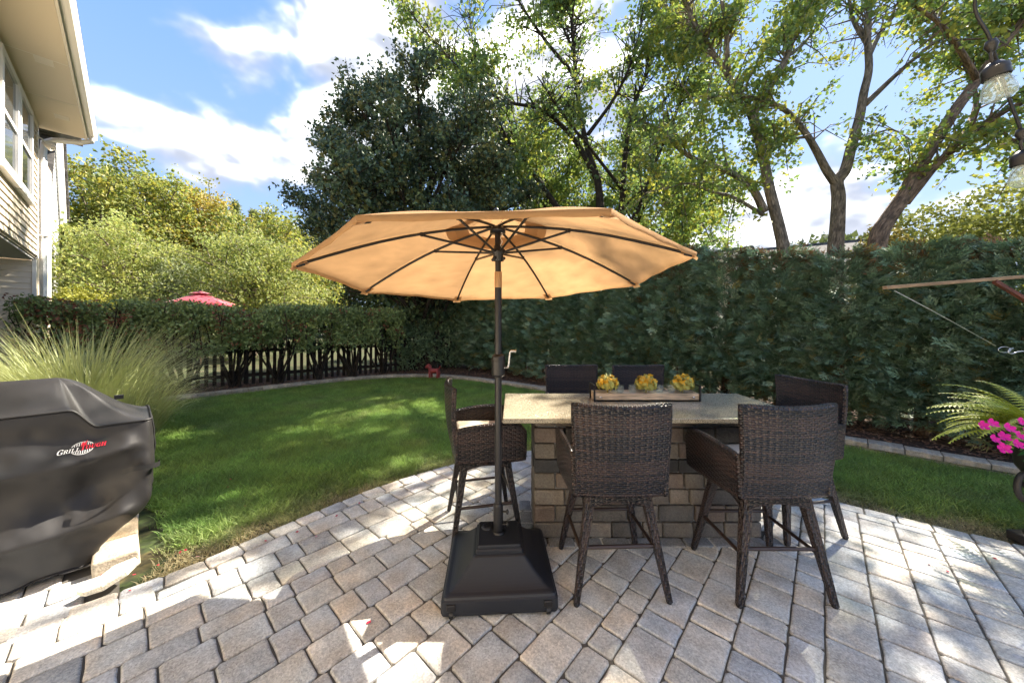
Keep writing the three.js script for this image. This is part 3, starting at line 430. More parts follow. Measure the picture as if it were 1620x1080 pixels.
// ---------------------------------------------------------------- the clipped hedge on the left
{
  const hg = thing('clipped_hedge', 'clipped deciduous hedge on bare dark stems above the dark picket fence', 'hedge', V(0, 0, 0));
  const R = rng(202), A = V(-9.25, 0, -6.55), B = V(-3.5, 0, -10.75), d = B.clone().sub(A), L = d.length(); d.normalize(); const nrm = V(-d.z, 0, d.x);
  const geos = [leafClump(12, .062, .042, .12, 1), leafClump(12, .062, .042, .12, 2)], m = leafMat(1, 1, 1, .3, .62), lists = [[], []], stems = [];
  for (let k = 0; k < 8; k++) {
    const c = A.clone().addScaledVector(d, (k + .5) / 8 * L), list = [];
    for (let s = 0; s < 11; s++) { const a = R() * 6.283, r = .15 + R() * .5, p0 = V(c.x + (R() - .5) * .2, .05, c.z + (R() - .5) * .2), p1 = V(c.x + Math.cos(a) * r, 1.0 + R() * .3, c.z + Math.sin(a) * r), p2 = p1.clone().add(V((R() - .5) * .5, .55 + R() * .3, (R() - .5) * .5)); list.push(tube(smooth([p0, p0.clone().lerp(p1, .5).add(V((R() - .5) * .12, 0, (R() - .5) * .12)), p1, p2], 6), [.028, .026, .024, .02, .016, .012, .006], 5, false)); for (let b = 0; b < 4; b++) { const e = p1.clone().lerp(p2, R()); list.push(tube([e, e.clone().add(V((R() - .5) * .6, R() * .4, (R() - .5) * .6))], [.008, .003], 4, false)); } }
    mesh('stem_clump', merge(list), MAT.barkDark, hg);
  }
  for (let i = 0; i < 6800; i++) {
    const t = R() * L, v = Math.pow(R(), .8), ht = 1.98 + (noise3(t * 1.3, 3, 1) - .5) * .16, y = lerp(.78 + noise3(t * 1.9, 8, 2) * .3, ht, v), off = (R() - .5) * 2, rr = .62 * (.8 + .35 * noise3(t * 1.4, y * 2, 4));
    if (noise3(t * 2.6, y * 3.2, 7) < .33 && R() < .85) continue; if (Math.abs(off) < .55 && y < ht - .25 && R() < .5) continue;
    const p = A.clone().addScaledVector(d, t).addScaledVector(nrm, off * rr); p.y = y + (R() - .5) * .06; const w = .7 + R() * .6, red = R() < .06 + sstep(1.6, .4, t) * .18;
    lists[i & 1].push([mat4(p, rndQ(R), .85 + R() * .5), red ? col(.27 * w, .115 * w, .07 * w) : col(.235 * w, .315 * w, .12 * w)]);
  }
  lists.forEach((l, i) => inst('foliage', geos[i], m, l, hg));
}
// yellow-leaved shrub by the white house
function shrub(name, label, p, rx, ry, n, c, seed, group, len = .09) {
  const t = thing(name, label, 'shrub', p, 0, group), R = rng(seed), g = leafClump(10, len, len * .65, len * 1.8, seed), list = [], stems = [];
  for (let i = 0; i < n; i++) { const u = V(R() - .5, R() - .5, R() - .5).normalize(), r = .55 + .45 * Math.sqrt(R()), b = .75 + .45 * noise3(u.x * 2.5 + seed, u.y * 2.5, u.z * 2.5), w = .7 + R() * .6; list.push([mat4(V(u.x * rx * r * b, ry * (1 + u.y * r * b), u.z * rx * r * b), rndQ(R), .8 + R() * .5), col(c[0] * w, c[1] * w, c[2] * w)]); }
  for (let i = 0; i < 9; i++) { const a = R() * 6.28; stems.push(tube([V(0, 0, 0), V(Math.cos(a) * rx * .3, ry * .8, Math.sin(a) * rx * .3), V(Math.cos(a) * rx * .6, ry * 1.5, Math.sin(a) * rx * .6)], [.03, .02, .006], 5, false)); }
  mesh('stems', merge(stems), MAT.barkDark, t, 'stuff'); inst('foliage', g, leafMat(1, 1, 1, .4, .75), list, t); return t;
}
{
  const P = (x, d) => { const p = at(x, 512, d); p.y = 0; return p; };
  shrub('yellow_shrub', 'bright yellow green shrub between white house and clipped hedge', P(118, 12), 1.15, 1.45, 900, [.30, .30, .035], 61);
  shrub('dark_shrub', 'dark shrub in the shade under the crabbed tree trunks', V(-3.35, .05, -11.6), 1.0, 1.05, 900, [.17, .25, .13], 62, 'shrubs in the shaded corner');
  shrub('dark_shrub', 'dark shrub filling the corner beside the picket fence end', V(-2.3, .05, -12.1), 1.1, 1.1, 900, [.17, .25, .13], 63, 'shrubs in the shaded corner');
  shrub('dark_shrub', 'low dark shrub where both fences meet', V(-.75, .05, -11.9), .8, .8, 700, [.17, .25, .13], 64, 'shrubs in the shaded corner');
  shrub('pale_shrub', 'pale silvery green shrub behind the crimson parasol', P(290, 17), 1.9, 2.3, 1500, [.26, .30, .15], 65, null, .12);
}

// ---------------------------------------------------------------- trees
// limbs: [points, radius at start, radius at end]; twigs sprout along them and carry leaf clumps
function tree(o) {
  const t = thing(o.name, o.label, 'tree', V(0, 0, 0), 0, o.group), R = rng(o.seed), lists = o.geos.map(() => []), tw = [];
  let n = 0;
  const leaf = (p) => { if (o.gap && o.gap(p, R)) return; const w = .72 + R() * .56, c = o.colors[Math.floor(R() * o.colors.length)]; lists[n++ % lists.length].push([mat4(p, rndQ(R), (o.clump || 1) * (.75 + R() * .55)), col(c[0] * w, c[1] * w, c[2] * w)]); };
  o.limbs.forEach(([pts, r0, r1, dens = 1], li) => {
    const c = smooth(pts, Math.max(8, pts.length * 5)), rad = c.map((_, i) => lerp(r0, r1, Math.pow(i / (c.length - 1), .8)));
    mesh(li ? 'limb' : 'trunk', tube(c, rad, li ? 9 : 12), o.bark, t);
    let len = 0; for (let i = 1; i < c.length; i++) len += c[i].distanceTo(c[i - 1]);
    const count = Math.round(len * o.twigs * dens), from = li ? (o.bare ?? .25) : (o.bareTrunk ?? .75);
    for (let k = 0; k < count; k++) {
      const f = lerp(from, 1, Math.pow(R(), .75)), i = Math.min(c.length - 2, Math.floor(f * (c.length - 1))), p0 = c[i].clone().lerp(c[i + 1], R()), T0 = c[i + 1].clone().sub(c[i]).normalize();
      const dir = V(R() - .5, R() - .5, R() - .5).normalize(); dir.addScaledVector(T0, .55).add(V(0, o.up ?? .15, 0)).normalize();
      const l = o.twigLen * (.45 + R() * .8) * (f > .9 ? .7 : 1), p1 = p0.clone().addScaledVector(dir, l * .55).add(V(0, l * .08, 0)), p2 = p0.clone().addScaledVector(dir, l).add(V((R() - .5) * l * .3, (o.droop ?? -.1) * l, (R() - .5) * l * .3));
      if (o.skip && o.skip(p2)) continue;
      tw.push(tube([p0, p1, p2], [Math.min(.03, rad[i] * .5) * (o.twigR || 1), .014 * (o.twigR || 1), .004], 4, false));
      for (let b = 0; b < o.per; b++) { const g = .3 + .7 * Math.pow(R(), .7), e = g < .55 ? p0.clone().lerp(p1, g / .55) : p1.clone().lerp(p2, (g - .55) / .45); const s = o.scatter * (.4 + g * .6); const a = R() * 6.283, r = s * Math.sqrt(R()); e.x += Math.cos(a) * r; e.z += Math.sin(a) * r; e.y += (R() - .5) * s * (o.flat ?? .7); leaf(e); }
    }
  });
  if (tw.length) mesh('branches', merge(tw), o.bark, t, 'stuff');
  const lm = o.mat || leafMat(1, 1, 1, .58, .8); const crown = lists.length > 1 ? null : 0; lists.forEach((l, i) => inst('crown', o.geos[i], lm, l, t));
  return t;
}
// a broad crown: limbs fan from the fork to points spread over an egg-shaped outline
function fanLimbs(base, fork, cy, rx, ry, n, seed, r0) {
  const R = rng(seed), L = [[[base, base.clone().lerp(V(base.x, fork, base.z), .5), V(base.x + .1, fork, base.z), V(base.x, cy + ry * .75, base.z)], r0, r0 * .15]];
  for (let k = 0; k < n; k++) { const y = lerp(-.75, .95, (k + .5) / n), a = k * 2.4 + R() * .5, s = Math.sqrt(1 - y * y) * (.75 + R() * .3), e = V(base.x + Math.cos(a) * rx * s, cy + y * ry * (.85 + R() * .2), base.z + Math.sin(a) * rx * s), y0 = lerp(fork, Math.min(cy + ry * .5, e.y - .2), clamp((y + .7) * .45)), st = V(base.x, Math.max(fork, y0), base.z); L.push([[st, st.clone().lerp(e, .45).add(V(0, ry * .12, 0)), e], r0 * .34, .02]); }
  return L;
}
const mapleLeaves = [leafClump(7, .11, .085, .20, 3, .2, .5), leafClump(7, .11, .085, .20, 4, .2, .5), leafClump(6, .12, .09, .22, 5, .2, .5)];
const mapleCols = [[.28, .34, .06], [.21, .30, .06], [.37, .37, .06], [.16, .24, .07]];
const A3 = (l, d) => l.map(([x, y, dd]) => at(x, y, d + (dd || 0)));
const drop = (p) => V(p.x, 0, p.z);
// thin places in the crowns: where the photograph shows sun on the ground, the branches towards the sun carry few leaves
const sunny = [[2.75, -2.15, 1.25, .75], [3.6, -2.7, .8, .5], [-1.05, -2.9, .55, .45], [-1.9, -6.1, .7, .35], [-.8, -6.6, .6, .3], [-2.97, -4.9, .7, .4], [-3.45, -4.1, .5, .35], [-1.9, -4.2, .5, .3], [-2.4, -1.76, .6, .4], [-.85, -1.75, .35, .3], [-3.5, -1.4, .8, .6], [-1.24, -.5, .8, .6], [-6.1, -3.4, 1.7, 1.2], [-12, -1.2, 2.6, 2.4], [-4.4, -7.5, .9, .4], [.2, -7.4, .5, .3], [-7.5, -5.5, 1.5, 1], [3.6, -4.2, .8, .5], [1.9, -3.4, .4, .3], [-2.4, -5.5, 1.2, .35], [-1.2, -5.1, .8, .3], [-3.3, -6.4, .9, .3], [4.6, -3.6, .8, .4]];
const gap = (p, R) => { const inFrame = 512 - F * (p.y - H) / -p.z > -20 && 810 + F * p.x / -p.z < 1640; if (!inFrame && R() < .6) return true; const k = p.y / toSun.y, x = p.x - toSun.x * k, z = p.z - toSun.z * k; for (const [cx, cz, a, b] of sunny) { const f = inFrame ? 1.25 : 1.5, q = ((x - cx) / (a * f)) ** 2 + ((z - cz) / (b * f)) ** 2; if (q < 1 && R() < (inFrame ? .88 : .95)) return true; } return noise3(x * 1.1, 3, z * 1.1) > .66 && R() < .4; };
const bare = (p) => { if (512 - F * (p.y - H) / -p.z > -20) return false; const k = p.y / toSun.y, x = p.x - toSun.x * k, z = p.z - toSun.z * k; return sunny.some(([cx, cz, a, b], i) => ((x - cx) / a) ** 2 + ((z - cz) / b) ** 2 < 1); };
const maple = { gap, skip: bare, geos: mapleLeaves, colors: mapleCols, twigs: 6.6, twigLen: 1.35, per: 11, scatter: .34, droop: -.16, up: .12, group: 'silver maples behind the evergreen hedge' };
tree({ ...maple, name: 'maple_tree', label: 'maple with a bare grey trunk forking twice above the hedge middle', seed: 1, bark: MAT.bark, limbs: [
  [[drop(at(1250, 512, 10)), ...A3([[1240, 395], [1233, 360], [1218, 300], [1208, 250], [1197, 207], [1187, 178], [1160, 133], [1147, 110], [1123, 77], [1097, 33], [1075, -40]], 10)], .18, .05],
  [A3([[1197, 207, .02], [1193, 180, .05], [1213, 147, .1], [1240, 100, .2], [1257, 57, .3], [1280, 3, .5], [1310, -90, .8], [1330, -190, 1.2]], 10), .14, .03],
  [A3([[1152, 118], [1150, 80, -.3], [1150, 43, -.5], [1143, 7, -.8], [1135, -80, -1.2]], 10), .1, .03],
  [A3([[1210, 335], [1190, 297, -.1], [1157, 273, -.2], [1113, 257, -.4], [1080, 240, -.5], [1045, 205, -.6], [1010, 190, -.8]], 10), .12, .03, .8],
  [A3([[1208, 340], [1163, 313, -.2], [1123, 302, -.5], [1087, 290, -.8], [1050, 300, -1]], 10), .06, .015, .9],
  [A3([[1125, 80], [1100, 60, .4], [1060, 20, .9], [1030, -40, 1.3]], 10), .06, .02], [A3([[1245, 90, .2], [1270, 70, 1.0], [1300, 30, 1.8], [1330, -60, 2.4]], 10), .06, .02]] });
tree({ ...maple, name: 'maple_tree', label: 'maple whose straight trunk splits into a clean Y above the hedge', seed: 2, bark: MAT.bark, limbs: [
  [[drop(at(1322, 512, 10.5)), ...A3([[1322, 400], [1325, 360], [1327, 310], [1325, 287], [1337, 270], [1347, 233], [1360, 187], [1367, 147], [1375, 110], [1373, 60], [1377, 0], [1385, -90], [1390, -180]], 10.5)], .225, .05],
  [A3([[1325, 292], [1310, 272, -.05], [1293, 240, -.1], [1277, 213, -.2], [1250, 180, -.3], [1223, 163, -.5], [1180, 153, -.8], [1140, 150, -1.2], [1100, 165, -1.6]], 10.5), .13, .03],
  [A3([[1369, 165], [1390, 145, -.1], [1413, 123, -.3], [1447, 93, -.6], [1480, 67, -.9], [1530, 47, -1.3], [1580, 20, -1.7]], 10.5), .09, .02],
  [A3([[1374, 70], [1350, 30, .4], [1340, -30, .8], [1310, -120, 1.3]], 10.5), .08, .02], [A3([[1374, 90], [1395, 50, .6], [1425, 10, 1.1], [1460, -70, 1.7]], 10.5), .08, .02],
  [A3([[1280, 216], [1262, 218, -.3], [1238, 220, -.6], [1215, 235, -.9]], 10.5), .05, .012, 1.3], [A3([[1345, 240], [1380, 215, -.6], [1410, 205, -1.1], [1440, 220, -1.5]], 10.5), .04, .012, 1.2]] });
tree({ ...maple, name: 'maple_tree', label: 'leaning maple with peeling reddish bark slanting over the hedge', seed: 3, bark: MAT.barkRed, limbs: [
  [[drop(at(1370, 512, 9.2)), ...A3([[1392, 370], [1403, 350], [1430, 310], [1453, 267], [1487, 213], [1517, 167], [1547, 127], [1580, 80], [1613, 40], [1660, -30], [1690, -120]], 9.2)], .22, .06],
  [A3([[1432, 320], [1455, 293, -.1], [1480, 263, -.2], [1520, 223, -.4], [1573, 187, -.7], [1620, 160, -1], [1690, 130, -1.4]], 9.2), .12, .035],
  [A3([[1520, 222, -.4], [1535, 195, .1], [1545, 160, .5], [1530, 110, 1], [1500, 60, 1.5], [1480, -20, 2]], 9.2), .09, .02],
  [A3([[1547, 127], [1520, 80, -.5], [1490, 40, -.9], [1450, 10, -1.2], [1400, -30, -1.4]], 9.2), .08, .02], [A3([[1580, 80], [1570, 20, .6], [1540, -60, 1.2], [1500, -150, 1.8]], 9.2), .09, .03],
  [A3([[1573, 187, -.7], [1600, 220, -1], [1640, 240, -1.2]], 9.2), .05, .015, 1.2]] });
tree({ ...maple, name: 'maple_tree', label: 'broad many stemmed maple directly behind the tan parasol', seed: 4, bark: MAT.barkDark, colors: [[.26, .33, .06], [.19, .28, .065], [.33, .35, .06], [.14, .22, .075]], twigs: 9.5, per: 12, twigLen: 1.6, scatter: .42, clump: 1.15, limbs: [
  [[drop(at(955, 512, 13)), ...A3([[952, 400], [950, 333], [945, 283], [933, 247], [918, 180], [907, 67], [900, -60]], 13)], .22, .05],
  [A3([[945, 285], [913, 227, -.2], [887, 197, -.4], [857, 173, -.7], [793, 158, -1], [730, 110, -1.4], [690, 70, -1.6]], 13), .12, .02],
  [A3([[945, 420], [883, 330, .2], [853, 287, .3], [823, 243, .4], [780, 200, .5], [740, 130, .6], [690, 70, .7], [645, 15, .8]], 13), .15, .02],
  [A3([[955, 430], [983, 333, .3], [988, 260, .4], [1000, 180, .6], [1030, 100, .8], [1060, 20, 1], [1080, -60, 1.2]], 13), .15, .03],
  [A3([[965, 400], [1010, 330, -.3], [1040, 250, -.6], [1070, 180, -.9], [1090, 120, -1.1]], 13), .11, .02],
  [A3([[910, 120], [860, 60, -.4], [820, 0, -.7], [790, -60, -.9]], 13), .08, .02], [A3([[930, 213], [975, 150, -.3], [1005, 80, -.6], [1020, 0, -.9]], 13), .08, .02],
  [A3([[800, 215], [770, 150, -.3], [750, 80, -.5], [742, 20, -.6]], 13), .06, .015], [A3([[907, 80], [880, 20, .4], [850, -40, .8]], 13), .06, .02], [A3([[985, 300], [930, 230, -1], [890, 180, -1.5], [850, 120, -1.8]], 13), .07, .02], [A3([[1000, 200], [1050, 160, -.5], [1090, 80, -.9], [1110, 30, -1.1]], 13), .06, .02],
  [A3([[985, 330], [1020, 300, -.8], [1060, 320, -1.3], [1085, 340, -1.6]], 13), .04, .012, 1.2], [A3([[860, 290, .3], [830, 300, -.4], [800, 290, -.9]], 13), .04, .012, 1.2]] });
// two trees further back close the gap between the pear and the maples
for (const [label, x, d, cy, rx, ry, s] of [['bright green tree filling the gap right of the dark oval tree', 835, 17.5, 7.6, 3.9, 5.6, 1], ['green tree far behind the many stemmed maple', 1010, 20, 7.4, 5.2, 5.6, 2]]) tree({ ...maple, skip: null, name: 'background_tree', label, group: 'trees behind the silver maples', seed: 140 + s, colors: [[.24, .31, .06], [.18, .27, .065], [.30, .33, .06]], limbs: fanLimbs(drop(at(x, 512, d)), cy - ry * .8, cy, rx, ry, 30, 150 + s, .2), bark: MAT.barkDark, twigs: 4.2, twigLen: 1.4, per: 8, scatter: .45, up: .3, bare: .3, bareTrunk: .5, clump: 1.35 });
// the dense dark pear
{
  const base = V(-3.0, .05, -11.4), geos = [leafClump(10, .10, .07, .2, 7, .3, .2), leafClump(10, .10, .07, .2, 8, .3, .2)];
  const L = fanLimbs(base, 1.5, 5.2, 3.9, 3.85, 50, 5, .22);
  L.push([[V(-2.6, .05, -11.3), V(-3.1, 1.5, -11.2), V(-3.9, 3.5, -11)], .15, .06], [[V(-2.6, .05, -11.4), V(-2.4, 1.6, -11.4), V(-1.7, 3.2, -11.2)], .13, .05]);
  tree({ name: 'pear_tree', label: 'dense dark green oval tree on several trunks behind the lawn', seed: 6, geos, colors: [[.085, .135, .075], [.070, .12, .078], [.105, .155, .07], [.16, .17, .06]], limbs: L, bark: MAT.barkDark, twigs: 7.5, twigLen: .95, per: 7, scatter: .2, up: .55, droop: .1, bare: .35, bareTrunk: .5, mat: leafMat(1, 1, 1, .28, .5) });
}
// yellowing trees beyond the left hedge
{
  const near = [leafClump(12, .115, .08, .4, 13, .2, .4)], geos = [leafClump(9, .17, .125, .46, 11, .2, .4), leafClump(9, .20, .15, .5, 12, .2, .4)], warm = [[.35, .36, .06], [.28, .32, .06], [.40, .37, .065], [.20, .26, .06]], P = (x, d) => drop(at(x, 512, d));
  const bigs = [['broad yellow green tree beside the white house gable', 150, 20, 5.6, 4.0, 5.2, 1], ['tall yellow green tree right of the white house', 250, 23, 6.6, 4.6, 5.8, 2], ['golden tinged tree right above the crimson parasol', 335, 26, 6.2, 4.4, 5.2, 3], ['olive tree half hidden by the dark oval tree', 430, 24, 5.0, 4.0, 4.4, 4], ['pale olive tree low behind the clipped hedge', 205, 16, 3.2, 2.6, 2.9, 5], ['small loose tree just behind the hedge right end', 400, 16.5, 3.0, 2.6, 2.7, 6]];
  for (const [label, x, d, cy, rx, ry, s] of bigs) tree({ name: 'garden_tree', label, group: 'trees beyond the left hedge', seed: 70 + s, geos: s > 4 ? near : geos, colors: s === 3 ? [[.42, .34, .06], [.33, .33, .06], [.45, .33, .055]] : s > 4 ? [[.36, .38, .09], [.26, .32, .08]] : warm, limbs: fanLimbs(P(x, d), cy - ry * .75, cy, rx, ry, 26, 30 + s, .2), bark: MAT.bark, twigs: 3.2, twigLen: 1.5, per: s > 4 ? 9 : 6, scatter: .5, up: .35, bare: .3, bareTrunk: .5 });
  // spruces above them
  const sg = leafClump(8, .34, .07, .3, 15, .1, .2);
  for (const [x, d, h] of [[345, 38, 14.6], [372, 40, 15.6], [402, 37, 13.6], [425, 42, 14.5]]) {
    const b = P(x, d), t = thing('spruce_tree', 'distant pointed spruce above the yellowing trees', 'tree', b, 0, 'distant spruces'), R = rng(x), l = [];
    mesh('trunk', tube([V(0, 0, 0), V(0, h, 0)], [.22, .03], 7), MAT.barkDark, t);
    for (let i = 0; i < 1500; i++) { const y = Math.pow(R(), .8) * h, lay = (y * 1.4) % 1, r = (h - y) * .30 * (.5 + .6 * lay) * Math.sqrt(R()) + .08, a = R() * 6.283, w = .7 + R() * .6; l.push([mat4(V(Math.cos(a) * r, y - r * .25, Math.sin(a) * r), rndQ(R), .8 + R() * .6), col(.24 * w, .27 * w, .08 * w)]); }
    inst('crown', sg, leafMat(1, 1, 1, .3, .8), l, t);
  }
  // far-off wood closing the view behind the gardens
  const R = rng(88), l = [];
  for (let i = 0; i < 9000; i++) { const a = lerp(-1.25, .95, R()), d = 46 + R() * 14, top = 7.5 + 3 * noise3(a * 14, 1, 1) + (a < -.3 ? 2.5 : 0), y = top * Math.pow(R(), .7), w = .6 + R() * .6; l.push([mat4(V(Math.sin(a) * d, y, -Math.cos(a) * d), rndQ(R), 3.2), col(.13 * w, .165 * w, .055 * w)]); }
  inst('distant_wood', leafClump(10, .22, .17, .4, 19), leafMat(1, 1, 1, .35, .85), l).userData.label = 'far wood closing the view behind the gardens';
}
{ const P = (x, d) => drop(at(x, 512, d));
  shrub('lit_shrub', 'sunlit yellow green tree top over the hedge beneath the leaning maple', P(1560, 12.5), 3.2, 3.2, 2600, [.24, .26, .06], 71, null, .13);
  shrub('lit_shrub', 'small golden bush just left of the leaning maple trunk', P(1402, 13), 1.0, 2.75, 600, [.22, .19, .05], 72, null, .12); }

// ornamental grass by the house
function fountainGrass(label, p, n, h, seed, spread) {
  const t = thing('ornamental_grass', label, 'grass clump', p, 0, 'ornamental grasses by the house'), R = rng(seed), pos = [], idx = [], ci = [];
  for (let k = 0; k < n; k++) {
    const a = R() * 6.283, r0 = Math.sqrt(R()) * .28, len = h * (.7 + R() * .65), arch = .35 + R() * 1.05, w = .0045 + R() * .0035, x0 = Math.cos(a) * r0, z0 = Math.sin(a) * r0, b = a + (R() - .5) * 1.1, S = 7; let x = x0, y = 0, z = z0, th = .12 + R() * .25; const o = pos.length / 3, sx = -Math.sin(b), sz = Math.cos(b);
    for (let s = 0; s <= S; s++) { const ww = w * (1 - Math.pow(s / S, 2) * .92); pos.push(x - sx * ww, y, z - sz * ww, x + sx * ww, y, z + sz * ww); if (s) { const q = o + s * 2; idx.push(q - 2, q - 1, q, q - 1, q + 1, q); } th += arch / S * (.5 + s / S * 1.2); x += Math.cos(b) * Math.sin(th) * len / S * spread; z += Math.sin(b) * Math.sin(th) * len / S * spread; y += Math.cos(th) * len / S; }
  }
  mesh('blades', geoFrom(pos, idx), leafMat(.46, .50, .24, .4, .55), t, 'stuff'); return t;
}
fountainGrass('tall arching pale green grass clump between grill and house', V(-5.45, 0, -4.4), 1900, 1.42, 5, 1.05);
fountainGrass('arching grass clump spilling onto the lawn behind the grill', V(-4.75, 0, -4.15), 1100, 1.02, 6, .9);
fountainGrass('arching grass clump under the house overhang', V(-6.4, 0, -4.7), 1200, 1.3, 7, 1.0);

{ // little red animal figure in the bed
  const c = onGround(686, 597, .08), f = thing('garden_figurine', 'small red dog figurine in the mulch bed beneath the dark tree', 'figurine', V(c.x, .08, c.z), -.25), red = std({ color: col(.30, .05, .045), roughness: .5, bumpMap: T.stoneB, bumpScale: .01 });
  const body = [tube(smooth([V(-.12, .2, 0), V(-.02, .19, 0), V(.1, .2, 0), V(.15, .22, 0)], 8), [.045, .065, .07, .07, .065, .062, .066, .07, .05], 10), tube([V(-.1, .21, 0), V(-.13, .28, 0), V(-.16, .31, 0)], [.06, .055, .05], 9), tube(smooth([V(-.11, .33, 0), V(-.17, .32, 0), V(-.23, .29, 0), V(-.26, .28, 0)], 6), [.03, .055, .06, .05, .038, .034, .02], 9), tube([V(.15, .24, 0), V(.19, .29, 0), V(.2, .34, 0)], [.02, .015, .008], 6)];
  for (const [x, z] of [[-.1, .045], [-.08, -.045], [.12, .045], [.13, -.045]]) body.push(tube([V(x, .2, z * .8), V(x + (x > 0 ? .025 : -.005), .1, z), V(x, .0, z)], [.04, .028, .03], 7)); for (const s of [-1, 1]) body.push(tube([V(-.14, .35, s * .04), V(-.12, .31, s * .07), V(-.13, .27, s * .07)], [.018, .022, .008], 6));
  mesh('body', merge(body), red, f);
}

// ---------------------------------------------------------------- stone table
{
  const t = thing('stone_table', 'bar height table of tumbled blocks with a speckled granite top', 'table', V(0, 0, 0)), R = rng(17);
  const x0 = .165, x1 = 1.87, zf = -2.58, zb = -3.04, ys = [0, .117, .244, .364, .484, .588, .705, .828, .912];
  mesh('core', box(x1 - x0 - .06, .9, zf - zb - .06, (x0 + x1) / 2, .45, (zf + zb) / 2), MAT.border, t);
  const variants = {};
  const block = (w, h, d) => { const k = [w, h, d].map((v) => v.toFixed(2)).join(); if (!variants[k]) { const g = rbox(w - .007, h - .007, d, .012, 0, 0, 0, 2), p = g.attributes.position, s = Object.keys(variants).length; for (let i = 0; i < p.count; i++) { const x = p.getX(i), y = p.getY(i), z = p.getZ(i); p.setXYZ(i, x + (noise3(y * 18, z * 18, s) - .5) * .007, y + (noise3(x * 16, z * 16, s + 9) - .5) * .006, z + (noise3(x * 14, y * 14, s + 4) - .5) * .009); } g.computeVertexNormals(); const u = g.attributes.uv; for (let i = 0; i < u.count; i++) u.setXY(i, u.getX(i) + s * .37, u.getY(i) + s * .21); variants[k] = g; } return variants[k]; };
  for (let c = 0; c < 8; c++) {
    const h = ys[c + 1] - ys[c], y = (ys[c] + ys[c + 1]) / 2, mt = () => c === 4 ? MAT.darkBlock : MAT.blocks[Math.floor(R() * 5)];
    const row = (len, put) => { let s = 0, first = true; while (s < len - .02) { let w = [.15, .2, .23, .27][Math.floor(R() * 4)]; if (first) { w = c % 2 ? .16 : .23; first = false; } if (len - s - w < .11) w = len - s; put(s + w / 2, w); s += w; } };
    for (const z of [zf, zb]) row(x1 - x0, (s, w) => { const m = mesh('block', block(w, h, .1), mt(), t); m.position.set(x0 + s, y, z + (z === zf ? -.05 : .05) + (R() - .5) * .006); });
    for (const x of [x0, x1]) row(zf - zb - .2, (s, w) => { const m = mesh('block', block(w, h, .1), mt(), t); m.rotation.y = Math.PI / 2; m.position.set(x + (x === x0 ? .05 : -.05) + (R() - .5) * .006, y, zb + .1 + s); });
  }
  mesh('table_top', rbox(2.165, .036, .865, .008, (-.065 + 2.1) / 2, .932, (-2.375 - 3.24) / 2, 3), MAT.granite, t);
}
const TT = .9505;   // table top level
{ // tray with three bunches and six little glasses
  const t = thing('wooden_tray', 'whitewashed wooden box with black metal end handles on the table', 'tray', V(1.13, TT, -2.97), 0), w = .87, d = .15, h = .065;
  mesh('base', box(w, .012, d, 0, .008, 0), MAT.tray, t); for (const s of [-1, 1]) { mesh('side_board', box(w, h, .014, 0, h / 2 + .002, s * (d / 2 - .007)), MAT.tray, t); mesh('end_board', box(.014, h, d - .03, s * (w / 2 - .008), h / 2 + .002, 0), MAT.tray, t); }
  mesh('lid', box(w - .03, .008, d - .03, 0, h - .008, 0), MAT.tray, t);
  for (const s of [-1, 1]) { const x = s * (w / 2 + .006); mesh('handle', merge([box(.012, .125, .02, x, .063, d / 2 + .002), box(.012, .125, .02, x, .063, -d / 2 - .002), box(.012, .012, d + .024, x, .131, 0)]), MAT.blackMetal, t); mesh('screw', lathe([[.001, 0], [.008, 0], [.007, .004], [.001, .005]], 10).rotateX(Math.PI / 2), MAT.chrome, t).position.set(s * (w / 2 - .045), .035, d / 2); }
  const R = rng(44), lg = leafClump(1, .043, .034, .001, 3, .4), cup = lathe([[.001, 0], [.026, 0], [.03, .01], [.032, .062], [.0305, .062], [.0285, .012], [.001, .006]], 20);
  for (const x of [-.31, .02, .335]) {
    const b = thing('flower_bunch', x < -.1 ? 'yellow dried leaf bunch beside the handle nearer the parasol pole' : x < .1 ? 'yellow dried leaf bunch standing in the middle of the tray' : 'yellow dried leaf bunch at the tray end away from the parasol', 'flowers', V(1.13 + x, TT + .06, -2.97), x * 3, 'dried bunches on the tray');
    mesh('stem', tube([V(0, 0, 0), V(.004, .05, 0), V(0, .1, 0)], [.006, .005, .004], 6), std({ color: col(.35, .26, .05), roughness: .8 }), b);
    const l = []; for (let i = 0; i < 300; i++) { const u = V(R() - .5, R() * .75 - .22, R() - .5).normalize(), r = .082 * (.6 + .45 * Math.sqrt(R())) * (.85 + .3 * noise3(u.x * 2 + x * 9, u.y * 2, u.z * 2)), y = u.y < 0 ? .6 : 1, c = R(); l.push([mat4(V(u.x * r, .078 + u.y * r * y * .8, u.z * r), new THREE.Quaternion().setFromUnitVectors(V(0, 0, 1), u.clone().add(V((R() - .5), (R() - .5), (R() - .5))).normalize()), .8 + R() * .6), u.y > .35 && c > .35 ? col(.80, .50, .05) : c > .5 ? col(.60, .54, .14) : col(.44, .45, .14)]); } inst('petals', lg, leafMat(1, 1, 1, .25, .8), l, b);
  }
  for (const x of [-.225, -.12, .0, .115, .215, .3]) tag(mesh('votive_glass', cup, MAT.clearGlass), 'small clear glass votive on the tray between the yellow bunches', 'glass', 'glasses on the tray').position.set(1.13 + x + .02, TT + .0625, -2.965);
  // pale petals and crumbs strewn on the granite
  const l = []; for (let i = 0; i < 40; i++) { const k = i < 26; l.push([mat4(V(k ? .05 + R() * .42 : .0 + R() * .3, TT + .001, k ? -2.43 - R() * .12 : -2.9 - R() * .3), new THREE.Quaternion().setFromEuler(new THREE.Euler(-1.5 + R() * .3, R() * 6, 0)), .18 + R() * .3), col(.75, .74, .7)]); } inst('fallen_flecks', lg, leafMat(1, 1, 1, .2), l).userData.label = 'pale petal flecks strewn on the granite top';
}

